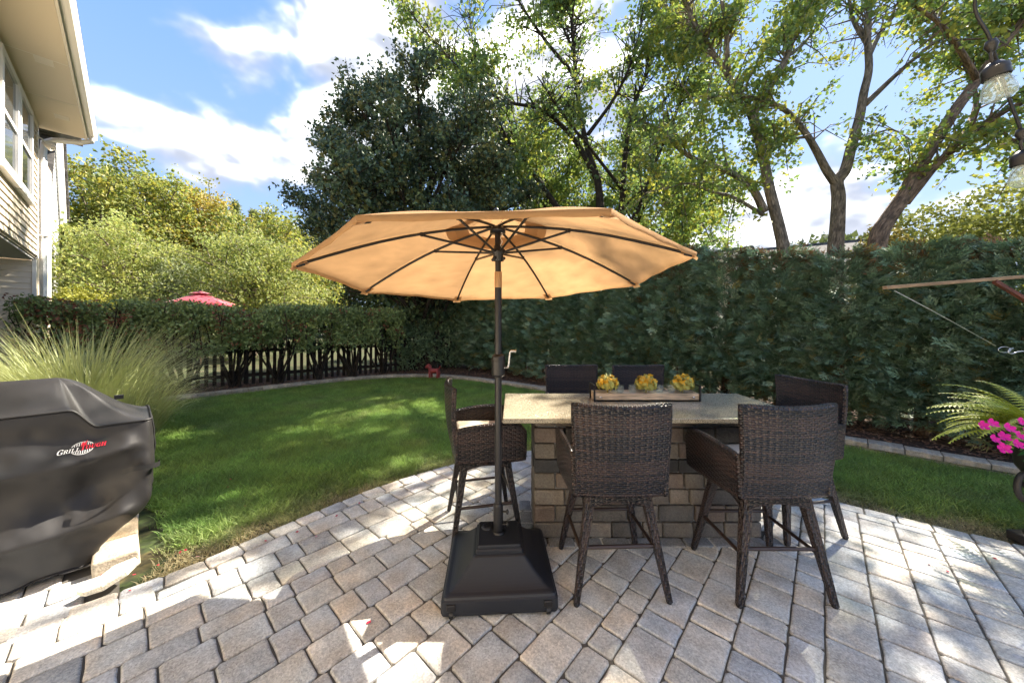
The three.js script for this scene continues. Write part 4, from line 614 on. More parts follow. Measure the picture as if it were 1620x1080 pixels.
// ---------------------------------------------------------------- wicker bar stools
function panel(fn, nu, nv, th, uvw, uvh) {   // a thick sheet over fn(u, v) -> point, closed at its rims
  const pos = [], uv = [], idx = [], pt = [], w = nu + 1;
  for (let j = 0; j <= nv; j++) for (let i = 0; i <= nu; i++) pt.push(fn(i / nu, j / nv));
  const nor = pt.map((_, k) => { const i = k % w, j = Math.floor(k / w), a = pt[j * w + Math.min(nu, i + 1)].clone().sub(pt[j * w + Math.max(0, i - 1)]), b = pt[Math.min(nv, j + 1) * w + i].clone().sub(pt[Math.max(0, j - 1) * w + i]); return a.cross(b).normalize(); });
  for (const s of [.5, -.5]) pt.forEach((p, k) => { const q = p.clone().addScaledVector(nor[k], th * s); pos.push(q.x, q.y, q.z); uv.push((k % w) / nu * uvw, Math.floor(k / w) / nv * uvh); });
  const N = pt.length, quad = (a, b, c, d) => idx.push(a, b, c, b, d, c);
  for (let j = 0; j < nv; j++) for (let i = 0; i < nu; i++) { const a = j * w + i; quad(a, a + 1, a + w, a + w + 1); quad(N + a + 1, N + a, N + a + w + 1, N + a + w); }
  const g = geoFrom(pos, idx, uv), rim = []; const loop = []; for (let i = 0; i <= nu; i++) loop.push(pt[i]); for (let j = 1; j <= nv; j++) loop.push(pt[j * w + nu]); for (let i = nu - 1; i >= 0; i--) loop.push(pt[nv * w + i]); for (let j = nv - 1; j > 0; j--) loop.push(pt[j * w]); loop.push(pt[0]);
  return merge([g, tube(loop, th * .54, 7, false)]);
}
function makeStool(label, swivel = 0) {
  const s = thing('bar_stool', label, 'bar stool', V(0, 0, 0), 0, 'wicker bar stools round the stone table'), W = MAT.wicker, top = .545;
  // legs splay from the swivel frame; each is a flat taper wrapped in strand
  const LT = [.165, .155], LF = [.268, .25];
  for (const a of [-1, 1]) for (const b of [-1, 1]) { const p0 = V(a * LT[0], top + .05, b * LT[1]), p1 = V(a * LF[0], .012, b * LF[1]), n = 6, pos = [], uv = [], idx = []; for (let i = 0; i <= n; i++) { const t = i / n, c = p0.clone().lerp(p1, t), r = lerp(.027, .015, t); [[-1, -1], [1, -1], [1, 1], [-1, 1], [-1, -1]].forEach(([x, z], k) => { pos.push(c.x + x * r, c.y, c.z + z * r); uv.push(c.y, k * r * 2); }); } for (let i = 0; i < n; i++) for (let k = 0; k < 4; k++) { const q = i * 5 + k; idx.push(q, q + 5, q + 1, q + 1, q + 5, q + 6); } const lg = mesh('leg', geoFrom(pos, idx, uv).toNonIndexed(), W, s); lg.geometry.computeVertexNormals(); mesh('foot_glide', lathe([[.001, 0], [.014, 0], [.017, .006], [.017, .016], [.001, .02]], 10), MAT.black, lg).position.set(p1.x, 0, p1.z); }
  const atY = (a, b, y) => { const t = (top + .05 - y) / (top + .038); return V(a * lerp(LT[0], LF[0], t), y, b * lerp(LT[1], LF[1], t)); };
  for (const b of [-1, 1]) mesh('stretcher', tube([atY(-1, b, .30), atY(1, b, .30)], .012, 8), MAT.wickerWrap, s);
  for (const a of [-1, 1]) mesh('stretcher', tube([atY(a, -1, .265), atY(a, 1, .265)], .011, 8), MAT.wickerWrap, s);
  for (const b of [-1, 1]) { mesh('apron', panel((u, v) => { const y = lerp(top + .068, top - .025 + .035 * Math.pow(1 - Math.pow(2 * u - 1, 2), .7), v), e = atY(1, 1, y); return V(lerp(-e.x, e.x, u), y, b * (e.z + .026)); }, 10, 3, .012, .36, .1), W, s); mesh('apron', panel((u, v) => { const y = lerp(top + .068, top - .025 + .035 * Math.pow(1 - Math.pow(2 * u - 1, 2), .7), v), e = atY(1, 1, y); return V(b * (e.x + .026), y, lerp(-e.z, e.z, u)); }, 10, 3, .012, .34, .1), W, s); }
  mesh('swivel_plate', lathe([[.001, .6], [.14, .6], [.14, .625], [.001, .625]], 24), MAT.black, s);
  // the shell turns on the plate
  const sh = new THREE.Group(); const R = (m) => { m.rotation.y = swivel; return m; };
  R(mesh('seat', rbox(.47, .045, .45, .015, 0, .648, -.02, 2), W, s));
  R(mesh('backrest', panel((u, v) => { const k = 2 * u - 1, hw = lerp(.252, .278, v), y = .612 + v * (.525 - .012 * (1 - k * k)), z = .225 + .055 * v + .018 * Math.sin(v * 3) - .045 * k * k * (0.4 + v * .6); return V(k * hw, y, z); }, 14, 10, .032, .54, .53), W, s));
  for (const a of [-1, 1]) R(mesh('armrest', panel((u, v) => { const z = lerp(.215, -.27, u), y1 = .842 + .03 * Math.sin(u * 2.6) - .05 * Math.pow(sstep(.86, 1, u), 2), y0 = .612 - .0 * u, x = a * (.262 + .022 * Math.sin(u * 2.2) + .012 * v); return V(x, lerp(y0, y1, v), z); }, 12, 5, .034, .5, .24), W, s));
  R(mesh('seat_front', panel((u, v) => V(lerp(-.25, .25, u), lerp(.612, .675, v), -.245), 4, 2, .02, .5, .07), W, s));
  const cu = rbox(.44, .085, .43, .034, 0, .722, -.01, 4), p = cu.attributes.position; for (let i = 0; i < p.count; i++) { const x = p.getX(i), z = p.getZ(i); if (p.getY(i) > .72) p.setY(i, p.getY(i) + .02 * (1 - (x / .22) ** 2) * (1 - (z / .22) ** 2) + .02 * sstep(0, .2, z)); } cu.computeVertexNormals();
  R(mesh('cushion', cu, MAT.cushion, s));
  return s;
}
const put = (s, x, z, deg) => { s.position.set(x, 0, z); s.rotation.y = deg * Math.PI / 180; };
put(makeStool('wicker bar stool with its back turned next to the parasol stand', -.02), .625, -2.225, 2);
put(makeStool('wicker bar stool with back turned in front of the table end away from the parasol', .06), 1.556, -2.205, -.5);
put(makeStool('wicker bar stool standing sideways behind the parasol pole, showing its beige cushion', 0), -.235, -2.76, -77);
put(makeStool('wicker bar stool at the table end away from the parasol, turned to the hedge', 0), 2.19, -2.80, 99);
put(makeStool('wicker bar stool across the table, behind the tray handle nearer the parasol', 0), .66, -3.58, 181);
put(makeStool('wicker bar stool across the table, behind the middle dried bunch', .09), 1.40, -3.56, 178);

// ---------------------------------------------------------------- parasol and its stand
const PX = -.088, PZ = -2.217;
{
  const s = thing('parasol_stand', 'black square weighted parasol stand with sloping sides on the paving', 'parasol stand', V(PX + .004, .004, PZ + .01), .06), m = MAT.plastic;
  const ring = (h, y) => [[-h, y, -h], [h, y, -h], [h, y, h], [-h, y, h]];
  // square skirts: a wall, a lip, then a hollow slope up to the plinth
  const prof = [[.318, .012], [.323, .03], [.321, .088], [.312, .094], [.308, .104], [.30, .108]]; for (let k = 1; k <= 10; k++) { const t = k / 10; prof.push([lerp(.296, .158, t), .108 + .098 * Math.pow(t, 1.55) + .01 * t]); } prof.push([.148, .222], [.148, .2225]);
  const loft = (pr, r = .02) => { const pos = [], idx = [], n = 20; for (const [h, y] of pr) for (let c = 0; c < 4; c++) for (let k = 0; k < 5; k++) { const a = (c + k / 4) * Math.PI / 2, rr = Math.min(r, h * .4), cx = (h - rr) * [1, -1, -1, 1][c], cz = (h - rr) * [1, 1, -1, -1][c]; pos.push(cx + Math.cos(a) * rr, y, cz + Math.sin(a) * rr); } for (let j = 0; j < pr.length - 1; j++) for (let k = 0; k < n; k++) { const a = j * n + k, b = j * n + (k + 1) % n; idx.push(a, a + n, b, b, a + n, b + n); } const e = (pr.length - 1) * n, c = pos.length / 3; pos.push(0, pr[pr.length - 1][1], 0); for (let k = 0; k < n; k++) idx.push(e + k, c, e + (k + 1) % n); const g = geoFrom(pos, idx).toNonIndexed(); g.computeVertexNormals(); return g; };
  mesh('body', loft(prof, .018), m, s); mesh('plinth', loft([[.143, .215], [.143, .243], [.135, .25], [.131, .25], [.131, .262], [.126, .268]], .012), m, s);
  const cap = mesh('filler_cap', lathe([[.001, .012], [.02, .012], [.034, .01], [.037, .0], [.037, -.004]], 24), m, s); cap.position.set(-.075, .268, -.06); mesh('cap_grip', box(.05, .012, .012, 0, .012, 0), MAT.black, cap).rotation.y = .6;
  mesh('tube_socket', lathe([[.033, .25], [.04, .25], [.04, .274], [.033, .28]], 24), MAT.black, s);
  for (const x of [-.265, .265]) for (const z of [-.3, .3]) { const c = mesh('caster_housing', rbox(.05, .036, .03, .006, x, .062, z + Math.sign(z) * .016), MAT.black, s); mesh('caster_wheel', new THREE.CylinderGeometry(.021, .021, .022, 16).rotateZ(Math.PI / 2).translate(x, .021, z + Math.sign(z) * .012), MAT.black, c); mesh('wheel_hub', new THREE.CylinderGeometry(.008, .008, .024, 10).rotateZ(Math.PI / 2).translate(x, .021, z + Math.sign(z) * .012), MAT.fenceTan, c); }
}
{
  const u = thing('tan_parasol', 'tan market parasol with black ribs and crank pole in front of the table', 'umbrella', V(PX, 0, PZ));
  const RAD = 1.134, CY = 1.898, cx = -.0035, rot = .39, tx = .062, tz = .026;
  // rim frame as measured: slightly tipped, far side down
  const F3 = (r, ang, y) => { let x = r * Math.cos(ang), z = r * Math.sin(ang), yy = y, a; a = Math.cos(tx) * yy - Math.sin(tx) * z; const zz = Math.sin(tx) * yy + Math.cos(tx) * z; yy = a; const x2 = Math.cos(tz) * x - Math.sin(tz) * yy, y2 = Math.sin(tz) * x + Math.cos(tz) * yy; return V(x2 + cx, y2 + CY, -zz); };
  const ribY = (r) => .335 * (1 - r / RAD) + .045 * Math.sin(Math.PI * clamp(r / RAD));
  const ang = (k) => Math.PI - k * Math.PI / 4 + rot, r0 = .2;
  for (let k = 0; k < 8; k++) {   // eight cloth panels, hollowed between the ribs, hemmed
    const a0 = ang(k), a1 = ang(k + 1), pos = [], uv = [], idx = [], nu = 14, nv = 16;
    for (let j = 0; j <= nv + 1; j++) for (let i = 0; i <= nu; i++) {
      const t = i / nu, v = Math.min(1, j / nv), w = 4 * t * (1 - t), r = lerp(r0, RAD, v) * (1 - .014 * w * v * v), p = F3(r, a0, ribY(r) + .016), q = F3(r, a1, ribY(r) + .016), c = p.lerp(q, t);
      c.y -= .012 * w * Math.sin(Math.PI * v) + .002 * w * v * v; c.y += (noise3(t * 9 + k * 9, v * 3, 2) - .5) * .004 * w;
      if (j === nv + 1) { c.y -= .024 + .003 * Math.sin(t * 19 + k); const o = c.clone().sub(V(cx, c.y, 0)).normalize(); c.addScaledVector(o, -.004); }
      pos.push(c.x, c.y, c.z); uv.push(t * .87 * v, v * RAD + (j > nv ? .04 : 0));
    }
    for (let j = 0; j <= nv; j++) for (let i = 0; i < nu; i++) { const a = j * (nu + 1) + i, b = a + nu + 1; idx.push(a, a + 1, b, a + 1, b + 1, b); }
    mesh('canopy_panel', geoFrom(pos, idx, uv), MAT.canopy, u);
    const tip = F3(RAD - .004, a0, ribY(RAD)), rib = [F3(.035, a0, ribY(.035) - .004)]; for (let j = 1; j <= 8; j++) { const r = lerp(.035, RAD - .03, j / 8); rib.push(F3(r, a0, ribY(r) - .003)); }
    const rb = mesh('rib', tube(rib, .0085, 6), MAT.blackMetal, u); mesh('rib_tip', tube([F3(RAD - .06, a0, ribY(RAD - .06) - .006), F3(RAD - .022, a0, ribY(RAD - .022) - .004)], .012, 8), MAT.black, rb);
    const pk = []; for (let i = 0; i <= 2; i++) for (let j = 0; j <= 3; j++) { const c = F3(RAD - .075 * (j / 3), a0 + (i - 1) * .03, ribY(RAD - .075 * j / 3) - .008 - (j ? 0 : .012)); pk.push(c.x, c.y, c.z); } mesh('rib_pocket', geoFrom(pk, [0, 1, 4, 1, 5, 4, 1, 2, 5, 2, 6, 5, 2, 3, 6, 3, 7, 6, 4, 5, 8, 5, 9, 8, 5, 6, 9, 6, 10, 9, 6, 7, 10, 7, 11, 10]), MAT.canopy, u);
    const e = F3(.47, a0, ribY(.47) - .012), hb = V(cx + Math.cos(a0) * .035, 2.055, -Math.sin(a0) * .035); mesh('strut', tube([hb, e], .0075, 6), MAT.blackMetal, u);
    mesh('strut_joint', box(.02, .022, .02, e.x, e.y + .004, e.z), MAT.black, rb);
  }
  { // vent: a small upper canopy over the opening
    const pos = [], idx = [], n = 48, rows = 5; for (let j = 0; j <= rows; j++) for (let i = 0; i <= n; i++) { const a = i / n * 2 * Math.PI + rot, f = (i % 6) / 6, w = 4 * f * (1 - f), r = .02 + .31 * j / rows * (1 - .05 * w), c = F3(r, a, ribY(0) + .085 - .155 * Math.pow(j / rows, 1.1) + .014 * (1 - w) * j / rows); pos.push(c.x, c.y, c.z); } for (let j = 0; j < rows; j++) for (let i = 0; i < n; i++) { const a = j * (n + 1) + i; idx.push(a, a + 1, a + n + 1, a + 1, a + n + 2, a + n + 1); } mesh('vent_canopy', geoFrom(pos, idx), MAT.canopy, u);
    const top = F3(0, 0, ribY(0) + .08); mesh('finial', lathe([[.001, .04], [.012, .034], [.018, .02], [.01, .006], [.02, 0], [.001, -.004]], 14), MAT.black, u).position.copy(top);
  }
  const B = MAT.black; mesh('upper_pole', tube([V(0, 1.855, 0), V(cx, ribY(0) + CY - .02, 0)], .019, 16), B, u); mesh('top_notch', lathe([[.001, 0], [.05, 0], [.05, .03], [.03, .045], [.001, .045]], 16), B, u).position.set(cx, CY + ribY(0) - .055, 0);
  const run = mesh('runner_hub', lathe([[.02, -.05], [.03, -.05], [.034, -.01], [.046, 0], [.046, .022], [.03, .03], [.026, .05], [.02, .05]], 18), B, u); run.position.set(0, 2.05, 0);
  for (let k = 0; k < 4; k++) mesh('hub_knob', new THREE.SphereGeometry(.011, 8, 6).translate(Math.cos(k * 1.57 + .6) * .044, -.036, Math.sin(k * 1.57 + .6) * .044), B, run);
  mesh('tilt_collar', lathe([[.0215, 1.83], [.024, 1.832], [.024, 1.93], [.0215, 1.932]], 18), std({ color: col(.42, .26, .13), roughness: .35, metalness: .5 }), u);
  mesh('lower_pole', tube([V(0, .45, 0), V(0, 1.835, 0)], .0225, 18), B, u); mesh('stand_tube', lathe([[.031, .262], [.031, .44], [.027, .452], [.0225, .455]], 20), B, u); for (const y of [.405, .325]) { mesh('clamp_screw', tube([V(.028, y, .01), V(.055, y, .015)], .006, 8), MAT.black, u); mesh('screw_knob', new THREE.SphereGeometry(.013, 10, 8).scale(.7, 1.3, 1), MAT.black, u).position.set(.058, y, .015); }
  mesh('crank_housing', lathe([[.023, -.075], [.036, -.07], [.043, -.055], [.043, .05], [.036, .066], [.023, .072]], 24), B, u).position.y = 1.335;
  mesh('housing_band', lathe([[.0425, -.004], [.045, -.004], [.045, .004], [.0425, .004]], 24), MAT.blackMetal, u).position.y = 1.365;
  mesh('crank_handle', tube([V(.04, 1.325, .02), V(.06, 1.325, .03), V(.066, 1.34, .033), V(.075, 1.42, .036), V(.08, 1.428, .036), V(.115, 1.428, .04)], .0075, 8), MAT.chrome, u);
  const cord = []; for (let i = 0; i <= 20; i++) cord.push(V(.021 + .006 * Math.sin(i * 1.3), 2.27 - i * .0095, .022 + .003 * Math.cos(i * 2))); mesh('lift_cord', tube(cord, .0025, 5), std({ color: col(.75, .72, .66), roughness: .9 }), u);
}

// ---------------------------------------------------------------- covered grill
{
  const O = V(-2.55, 0, -2.45), gr = thing('covered_grill', 'black cloth covered grill with printed logo beside the arching grass', 'grill', O, TH);
  // local axes: x runs along the front to the right end (0), -z is the depth (0 front, -.62 back)
  const top = (x) => lerp(.925, 1.05, sstep(-.24, -.36, x)), yb = .03;
  const outline = (t, s) => { // t: 0 hem to 1 top edge; s: 0..1 round the box, starting at the front left
    const xr = lerp(-.27, .0, sstep(-.02, .40, t)), xl = -1.5, zf = lerp(.0, .03, Math.sin(t * 3)), zb = -.62, w = xr - xl, d = zf - zb, per = 2 * (w + d); let l = s * per, r = .045; let x, z;
    if (l < w) { x = xl + l; z = zf; } else if (l < w + d) { x = xr; z = zf - (l - w); } else if (l < 2 * w + d) { x = xr - (l - w - d); z = zb; } else { x = xl; z = zb + (l - 2 * w - d); }
    const ix = Math.max(0, Math.abs(x - (xl + xr) / 2) - (w / 2 - r)), iz = Math.max(0, Math.abs(z - (zf + zb) / 2) - (d / 2 - r)), k = Math.hypot(ix, iz); if (k > r) { const f = r / k; x += Math.sign(x - (xl + xr) / 2) * ix * (f - 1); z += Math.sign(z - (zf + zb) / 2) * iz * (f - 1); }
    return [x, z];
  };
  // slack cloth: swags hanging from the upper corners, tucks and ripples
  const fold = (x, y, z) => { const c = x + .52, sw = y - .30 * c * c, f = .055 * (1 - Math.abs(Math.sin((sw - .72) * 7.5)) * 1.6) * sstep(.1, .35, y) * sstep(1.02, .86, y) * sstep(-.02, -.16, x), tuck = .02 * (Math.abs(Math.sin(x * 9 + y * 3.2 + 2.4 * noise3(x * 3, y * 2.4, 1))) - .5) * sstep(.75, .3, y), n = (fbm(x * 5, y * 5, z * 5 + 3, 3) - .5) * .06, dent = -.05 * Math.exp(-(((x + .28) / .09) ** 2) - (((y - .52) / .14) ** 2)); return f + tuck + n + dent; };
  const NS = 240, NT = 60, NC = 26, pos = [], uv = [], idx = [];
  const P = (j, i) => {
    const s = (i % NS) / NS; if (j <= NT) { const t = j / NT, [x, z] = outline(t, s), y = lerp(yb + (x > -.3 ? .0 : 0) + .025 * noise3(x * 7, 1, z * 7), top(x), t); const side = Math.abs(x) < .06 || z < -.5; const q = side ? 1 : 1; let nx = 0, nz = 1; if (x > -.32 && z < -.02) { nx = 1; nz = 0; } if (z < -.57) { nx = 0; nz = -1; } const f = fold(x, y, z) * q * sstep(1, .9, t); return V(x + nx * f, y, z + nz * f); }
    const q = (j - NT) / NC, [x, z] = outline(1, s), rx = clamp(x, -1.2, -.43), rz = -.30, e = Math.pow(q, .92), X = lerp(x, rx, e), Z = lerp(z, rz, e), y = lerp(top(x), 1.238, Math.pow(sstep(0, 1.05, q), .8)); return V(X, y - .02 * Math.sin(q * 3.14) * noise3(X * 5, Z * 5, 2) + (fbm(X * 6, Z * 6, 8, 3) - .5) * .03 * Math.sin(q * 3.1), Z);
  };
  for (let j = 0; j <= NT + NC; j++) for (let i = 0; i <= NS; i++) { const p = P(j, i); pos.push(p.x, p.y, p.z); uv.push(i / NS * 4.2, j / (NT + NC) * 1.5); }
  for (let j = 0; j < NT + NC; j++) for (let i = 0; i < NS; i++) { const a = j * (NS + 1) + i, b = a + NS + 1; idx.push(a, a + 1, b, a + 1, b + 1, b); }
  const cov = mesh('cover', geoFrom(pos, idx, uv), MAT.cover, gr);
  // bound seam along the upper edge, drawn up over the hood corner
  const seam = []; for (let i = 0; i <= NS; i++) seam.push(P(NT, i).add(V(0, .004, .004))); mesh('seam_piping', tube(seam.slice(0, 121), .0065, 6), MAT.bind, cov);
  const hem = []; for (let i = 0; i <= NS; i += 2) hem.push(P(0, i)); mesh('hem', tube(hem, .008, 5, false), MAT.bind, cov);
  const ds = []; for (let j = NT; j > 20; j -= 2) { const i = 93; ds.push(P(j, i).add(V(.004, 0, .004))); } mesh('side_seam', tube(ds, .006, 5), MAT.bind, cov);
  // strap across the right corner
  { const q = []; const a = P(38, 83), pts = smooth([a.clone().add(V(-.12, .0, .012)), a.clone().add(V(-.06, .018, .045)), a.clone().add(V(.03, .01, .035)), a.clone().add(V(.06, 0, -.03)), a.clone().add(V(.055, -.01, -.12))], 16), ps = [], id = []; pts.forEach((p, i) => { ps.push(p.x, p.y + .017, p.z, p.x, p.y - .017, p.z); if (i) { const o = i * 2; id.push(o - 2, o - 1, o, o - 1, o + 1, o); } }); mesh('strap', geoFrom(ps, id), MAT.bind, gr); }
  mesh('vent_flap', box(.05, .03, .03, -.16, 1.03, -.55), MAT.bind, gr);
  // printed logo laid on the cloth
  const cv = document.createElement('canvas'); cv.width = 512; cv.height = 224; const c = cv.getContext('2d'); c.clearRect(0, 0, 512, 224);
  c.strokeStyle = '#e9e9ea'; c.lineWidth = 7; c.beginPath(); c.ellipse(250, 116, 112, 80, 0, 0, 7); c.stroke(); c.save(); c.beginPath(); c.ellipse(250, 116, 104, 72, 0, 0, 7); c.clip(); c.lineWidth = 9; for (let x = 150; x < 360; x += 22) { c.beginPath(); c.moveTo(x + 6, 36); c.lineTo(x - 8, 200); c.stroke(); } c.restore();
  c.save(); c.globalCompositeOperation = 'destination-out'; c.fillRect(0, 84, 512, 62); c.restore();
  c.fillStyle = '#e01c34'; c.beginPath(); c.moveTo(238, 92); c.quadraticCurveTo(236, 52, 262, 30); c.quadraticCurveTo(258, 50, 274, 54); c.quadraticCurveTo(280, 30, 304, 24); c.quadraticCurveTo(282, 56, 292, 90); c.closePath(); c.fill();
  const word = (big, small, x, y, color) => { c.lineWidth = 6; c.strokeStyle = '#0d0d0e'; c.fillStyle = color; c.font = 'italic bold 86px serif'; c.strokeText(big, x, y); c.fillText(big, x, y); const w = c.measureText(big).width - 4; c.font = 'italic bold 66px serif'; c.strokeText(small, x + w, y); c.fillText(small, x + w, y); return x + w + c.measureText(small).width; };
  c.save(); c.translate(0, 22); c.transform(1, 0, 0, 1, 0, 0); const xe = word('G', 'RILL', 4, 126, '#f1f1f2'); word('T', 'OUGH', xe - 2, 118, '#f0223f'); c.restore();
  const lt = new THREE.CanvasTexture(cv); lt.colorSpace = THREE.SRGBColorSpace; const lp = [], lu = [], li = [], lw = .215, lh = .094, lc = [-.305, .812];
  const onFront = (x, y) => { let t = (y - yb - .012) / (top(x) - yb), [a, z] = [x, lerp(.0, .03, Math.sin(t * 3))]; return V(x, y, z + fold(x, y, z) * sstep(1, .9, t) + .0035); };
  for (let j = 0; j <= 12; j++) for (let i = 0; i <= 24; i++) { const p = onFront(lc[0] + (i / 24 - .5) * lw, lc[1] + (j / 12 - .5) * lh + (i / 24 - .5) * .015); lp.push(p.x, p.y, p.z); lu.push(i / 24, j / 12); } for (let j = 0; j < 12; j++) for (let i = 0; i < 24; i++) { const a = j * 25 + i; li.push(a, a + 1, a + 25, a + 1, a + 26, a + 25); }
  mesh('printed_logo', geoFrom(lp, li, lu), std({ map: lt, transparent: true, roughness: .6 }), cov);
}

// ---------------------------------------------------------------- urn with fern and flowers
{
  const P = V(3.86, 0, -2.42), urn = thing('garden_urn', 'dark iron pedestal urn with scroll handle at the patio corner', 'urn', P);
  mesh('bowl', lathe([[.001, .40], [.07, .40], [.09, .44], [.15, .48], [.20, .56], [.215, .66], [.235, .74], [.27, .775], [.275, .795], [.255, .8], [.235, .77], [.001, .74]], 36), MAT.iron, urn);
  mesh('stem', lathe([[.17, .06], [.16, .09], [.10, .12], [.06, .18], [.05, .28], [.065, .36], [.10, .39], [.07, .41], [.001, .41]], 28), MAT.iron, urn); mesh('foot', rbox(.34, .07, .34, .012, 0, .035, 0), MAT.iron, urn);
  for (const s of [-1, 1]) { const h = []; for (let i = 0; i <= 30; i++) { const t = i / 30, a = -1.2 + t * 7.2, r = .11 * (1 - t * .75); h.push(V(s * (.2 + .05 + Math.cos(a) * r * .8), .47 + t * .03 + Math.sin(a) * r, 0)); } mesh('handle', tube(h, .018, 8), MAT.iron, urn); }
  mesh('potting_soil', lathe([[.001, .765], [.238, .762]], 24), MAT.mulch, urn);
  const fern = thing('fern', 'light green arching fern planted in the iron urn', 'fern', V(P.x, .76, P.z - .05)), R = rng(91), fm = leafMat(.50, .56, .09, .5, .6);
  for (let k = 0; k < 64; k++) {
    const a = R() * 6.283, l = .42 + R() * .32, el = .55 + R() * .9, pos = [], idx = [], S = 26; let p = V(Math.cos(a) * .05, 0, Math.sin(a) * .05), th = el; const spine = [];
    for (let i = 0; i <= S; i++) { spine.push(p.clone()); p = p.clone().add(V(Math.cos(a) * Math.cos(th), Math.sin(th), Math.sin(a) * Math.cos(th)).multiplyScalar(l / S)); th -= (1.5 + R() * .1) / S; }
    for (let i = 2; i < S; i++) for (const s of [-1, 1]) { const t = i / S, w = .065 * Math.sin(Math.PI * Math.pow(t, .6)) + .008, c = spine[i], d = spine[i].clone().sub(spine[i - 1]).normalize(), sd = V(-Math.sin(a) * s, -.25, Math.cos(a) * s), o = pos.length / 3, h = .010; pos.push(c.x - d.x * h, c.y - d.y * h, c.z - d.z * h, c.x + d.x * h, c.y + d.y * h, c.z + d.z * h, c.x + sd.x * w + d.x * .012, c.y + sd.y * w + d.y * .012, c.z + sd.z * w + d.z * .012); idx.push(o, o + 1, o + 2); }
    mesh('frond', merge([geoFrom(pos, idx), tube(spine.filter((_, i) => i % 3 === 0), .0028, 4, false)]), fm, fern);
  }
  const fl = thing('impatiens', 'magenta flowering impatiens spilling from the urn under the fern', 'flowers', V(P.x, .76, P.z)), pm = leafMat(.75, .012, .36, .3, .6), R2 = rng(92);
  const petal = []; for (let k = 0; k < 5; k++) { const a = k / 5 * 6.283, pos = [0, 0, 0], n = 6; for (let i = 0; i <= n; i++) { const q = (i / n - .5) * 1.18, r = .034 * (1 - .12 * Math.abs(Math.sin(q * 3))) * (i === 0 || i === n ? .75 : 1); pos.push(Math.cos(a + q) * r, .004 + .010 * (1 - Math.abs(i / n - .5) * 2) + (k % 2) * .004, Math.sin(a + q) * r); } const id = []; for (let i = 1; i <= n; i++) id.push(0, i + 1, i); petal.push(geoFrom(pos, id).translate(0, k * .0012, 0)); } const bloom = merge(petal);
  const spots = [[1570, 670], [1596, 678], [1588, 691], [1612, 690], [1588, 709], [1573, 695], [1616, 668], [1609, 703], [1555, 673], [1630, 682], [1640, 700], [1625, 710]];
  for (const [x, y] of spots) { const b = mesh('bloom', bloom, pm, fl), q = at(x, y, 2.18 + R2() * .12); b.position.copy(q).sub(fl.position); b.quaternion.setFromUnitVectors(V(0, 1, 0), V(-.3 + (R2() - .5) * .6, .35 + R2() * .3, .8).normalize()); b.scale.setScalar(.68 + R2() * .4); }
  const lg = leafClump(1, .10, .042, .001, 3, .25), l = []; for (let i = 0; i < 170; i++) { const a = R2() * 6.283, r = .12 + R2() * .24; l.push([mat4(V(Math.cos(a) * r, -.02 + R2() * .2 - r * .25, Math.sin(a) * r * .9 + .06), rndQ(R2), .8 + R2() * .5), col(.05 * (.7 + R2() * .6), .12 * (.7 + R2() * .6), .045)]); } inst('leaves', lg, leafMat(1, 1, 1, .3, .5), l, fl);
}
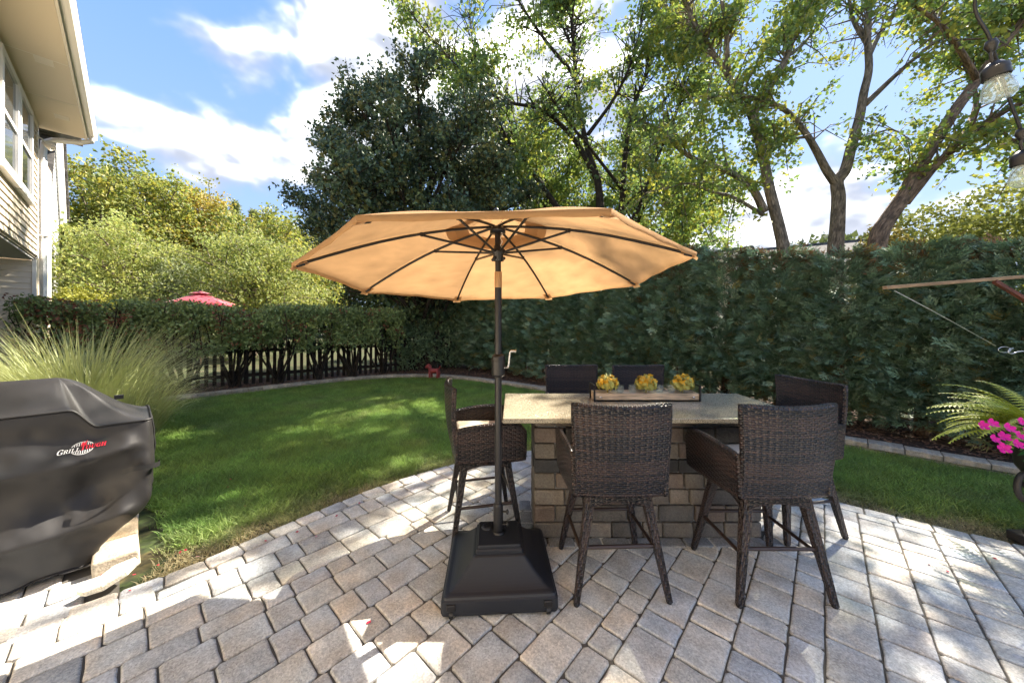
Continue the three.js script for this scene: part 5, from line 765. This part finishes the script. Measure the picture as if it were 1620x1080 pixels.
{ // timber bracket with a wire and hook
  const d = 2.75, a = at(1400, 455, d), b = at(1640, 436, d + .02), pst = V(b.x + .35, 0, b.z), t = thing('timber_bracket', 'weathered timber bracket arm with a red brown brace and wire', 'bracket');
  const arm = (p, q, w, h, m, n) => { const L = p.distanceTo(q), g = mesh(n, rbox(L, h, w, .004), m, t); g.position.copy(p).lerp(q, .5); g.quaternion.setFromUnitVectors(V(1, 0, 0), q.clone().sub(p).normalize()); return g; };
  arm(a, b.clone().lerp(a, -.35), .035, .026, MAT.oldWood, 'arm'); arm(at(1574, 445, d), at(1685, 510, d), .03, .03, MAT.redWood, 'brace'); mesh('post', rbox(.09, 2.3, .09, .008, pst.x, 1.15, pst.z), MAT.redWood, t);
  const st = std({ color: col(.55, .56, .58), roughness: .35, metalness: .9 }); mesh('wire', tube(smooth([at(1416, 460, d), at(1480, 494, d), at(1576, 547, d)], 12), .0025, 6), st, t);
  const lp = []; for (let i = 0; i <= 20; i++) { const q = i / 20 * 6.283; lp.push(at(1590 + Math.cos(q) * 10, 553 + Math.sin(q) * 4.5, d)); } mesh('wire_loop', tube(lp, .0025, 6), st, t);
  mesh('hook', tube(smooth([at(1604, 551, d), at(1598, 552, d), at(1596, 557, d), at(1601, 559.5, d), at(1612, 556, d), at(1640, 556, d), pst.clone().setY(at(1640, 556, d).y)], 24), .004, 6), st, t);
}
{ // string lights close by, unlit
  const t = thing('string_lights', 'black cable of unlit clear bulbs hanging before the leaning maple', 'string lights');
  const w = smooth([V(.95, 2.9, .2), V(1.0, 2.55, -.45), at(1546, -12, .78), at(1567, 62, .80), at(1590, 135, .82), at(1616, 205, .84), at(1650, 285, .87), at(1720, 400, .95), V(2.2, 1.62, -1.2)], 80); mesh('cable', tube(w, .0032, 7), MAT.black, t);
  for (const [x, y, d, lean] of [[1568, 65, .80, -.10], [1617, 205, .84, -.06]]) {
    const p = at(x, y, d), s = mesh('socket', merge([lathe([[.001, .004], [.009, .002], [.012, -.012], [.006, -.03], [.001, -.03]], 12), tube([V(0, -.02, 0), V(-.006, -.04, 0), V(-.004, -.062, 0)], .0035, 6), lathe([[.001, -.06], [.012, -.06], [.017, -.068], [.022, -.072], [.0235, -.084], [.0225, -.086], [.024, -.1], [.0225, -.102], [.02, -.1]], 20)]), MAT.black, t); s.position.copy(p); s.scale.set(.95, .84, .95); s.rotation.z = lean * -1.6;
    mesh('bulb', lathe([[.017, -.098], [.021, -.108], [.026, -.128], [.029, -.143], [.026, -.156], [.016, -.163], [.001, -.165]], 24), MAT.bulbGlass, s); mesh('filament', tube([V(0, -.1, 0), V(-.006, -.125, 0), V(-.008, -.14, .003), V(.008, -.14, -.003), V(.006, -.125, 0), V(0, -.1, 0)], .0012, 5), MAT.chrome, s);
  }
}
renderer.render(scene, camera);
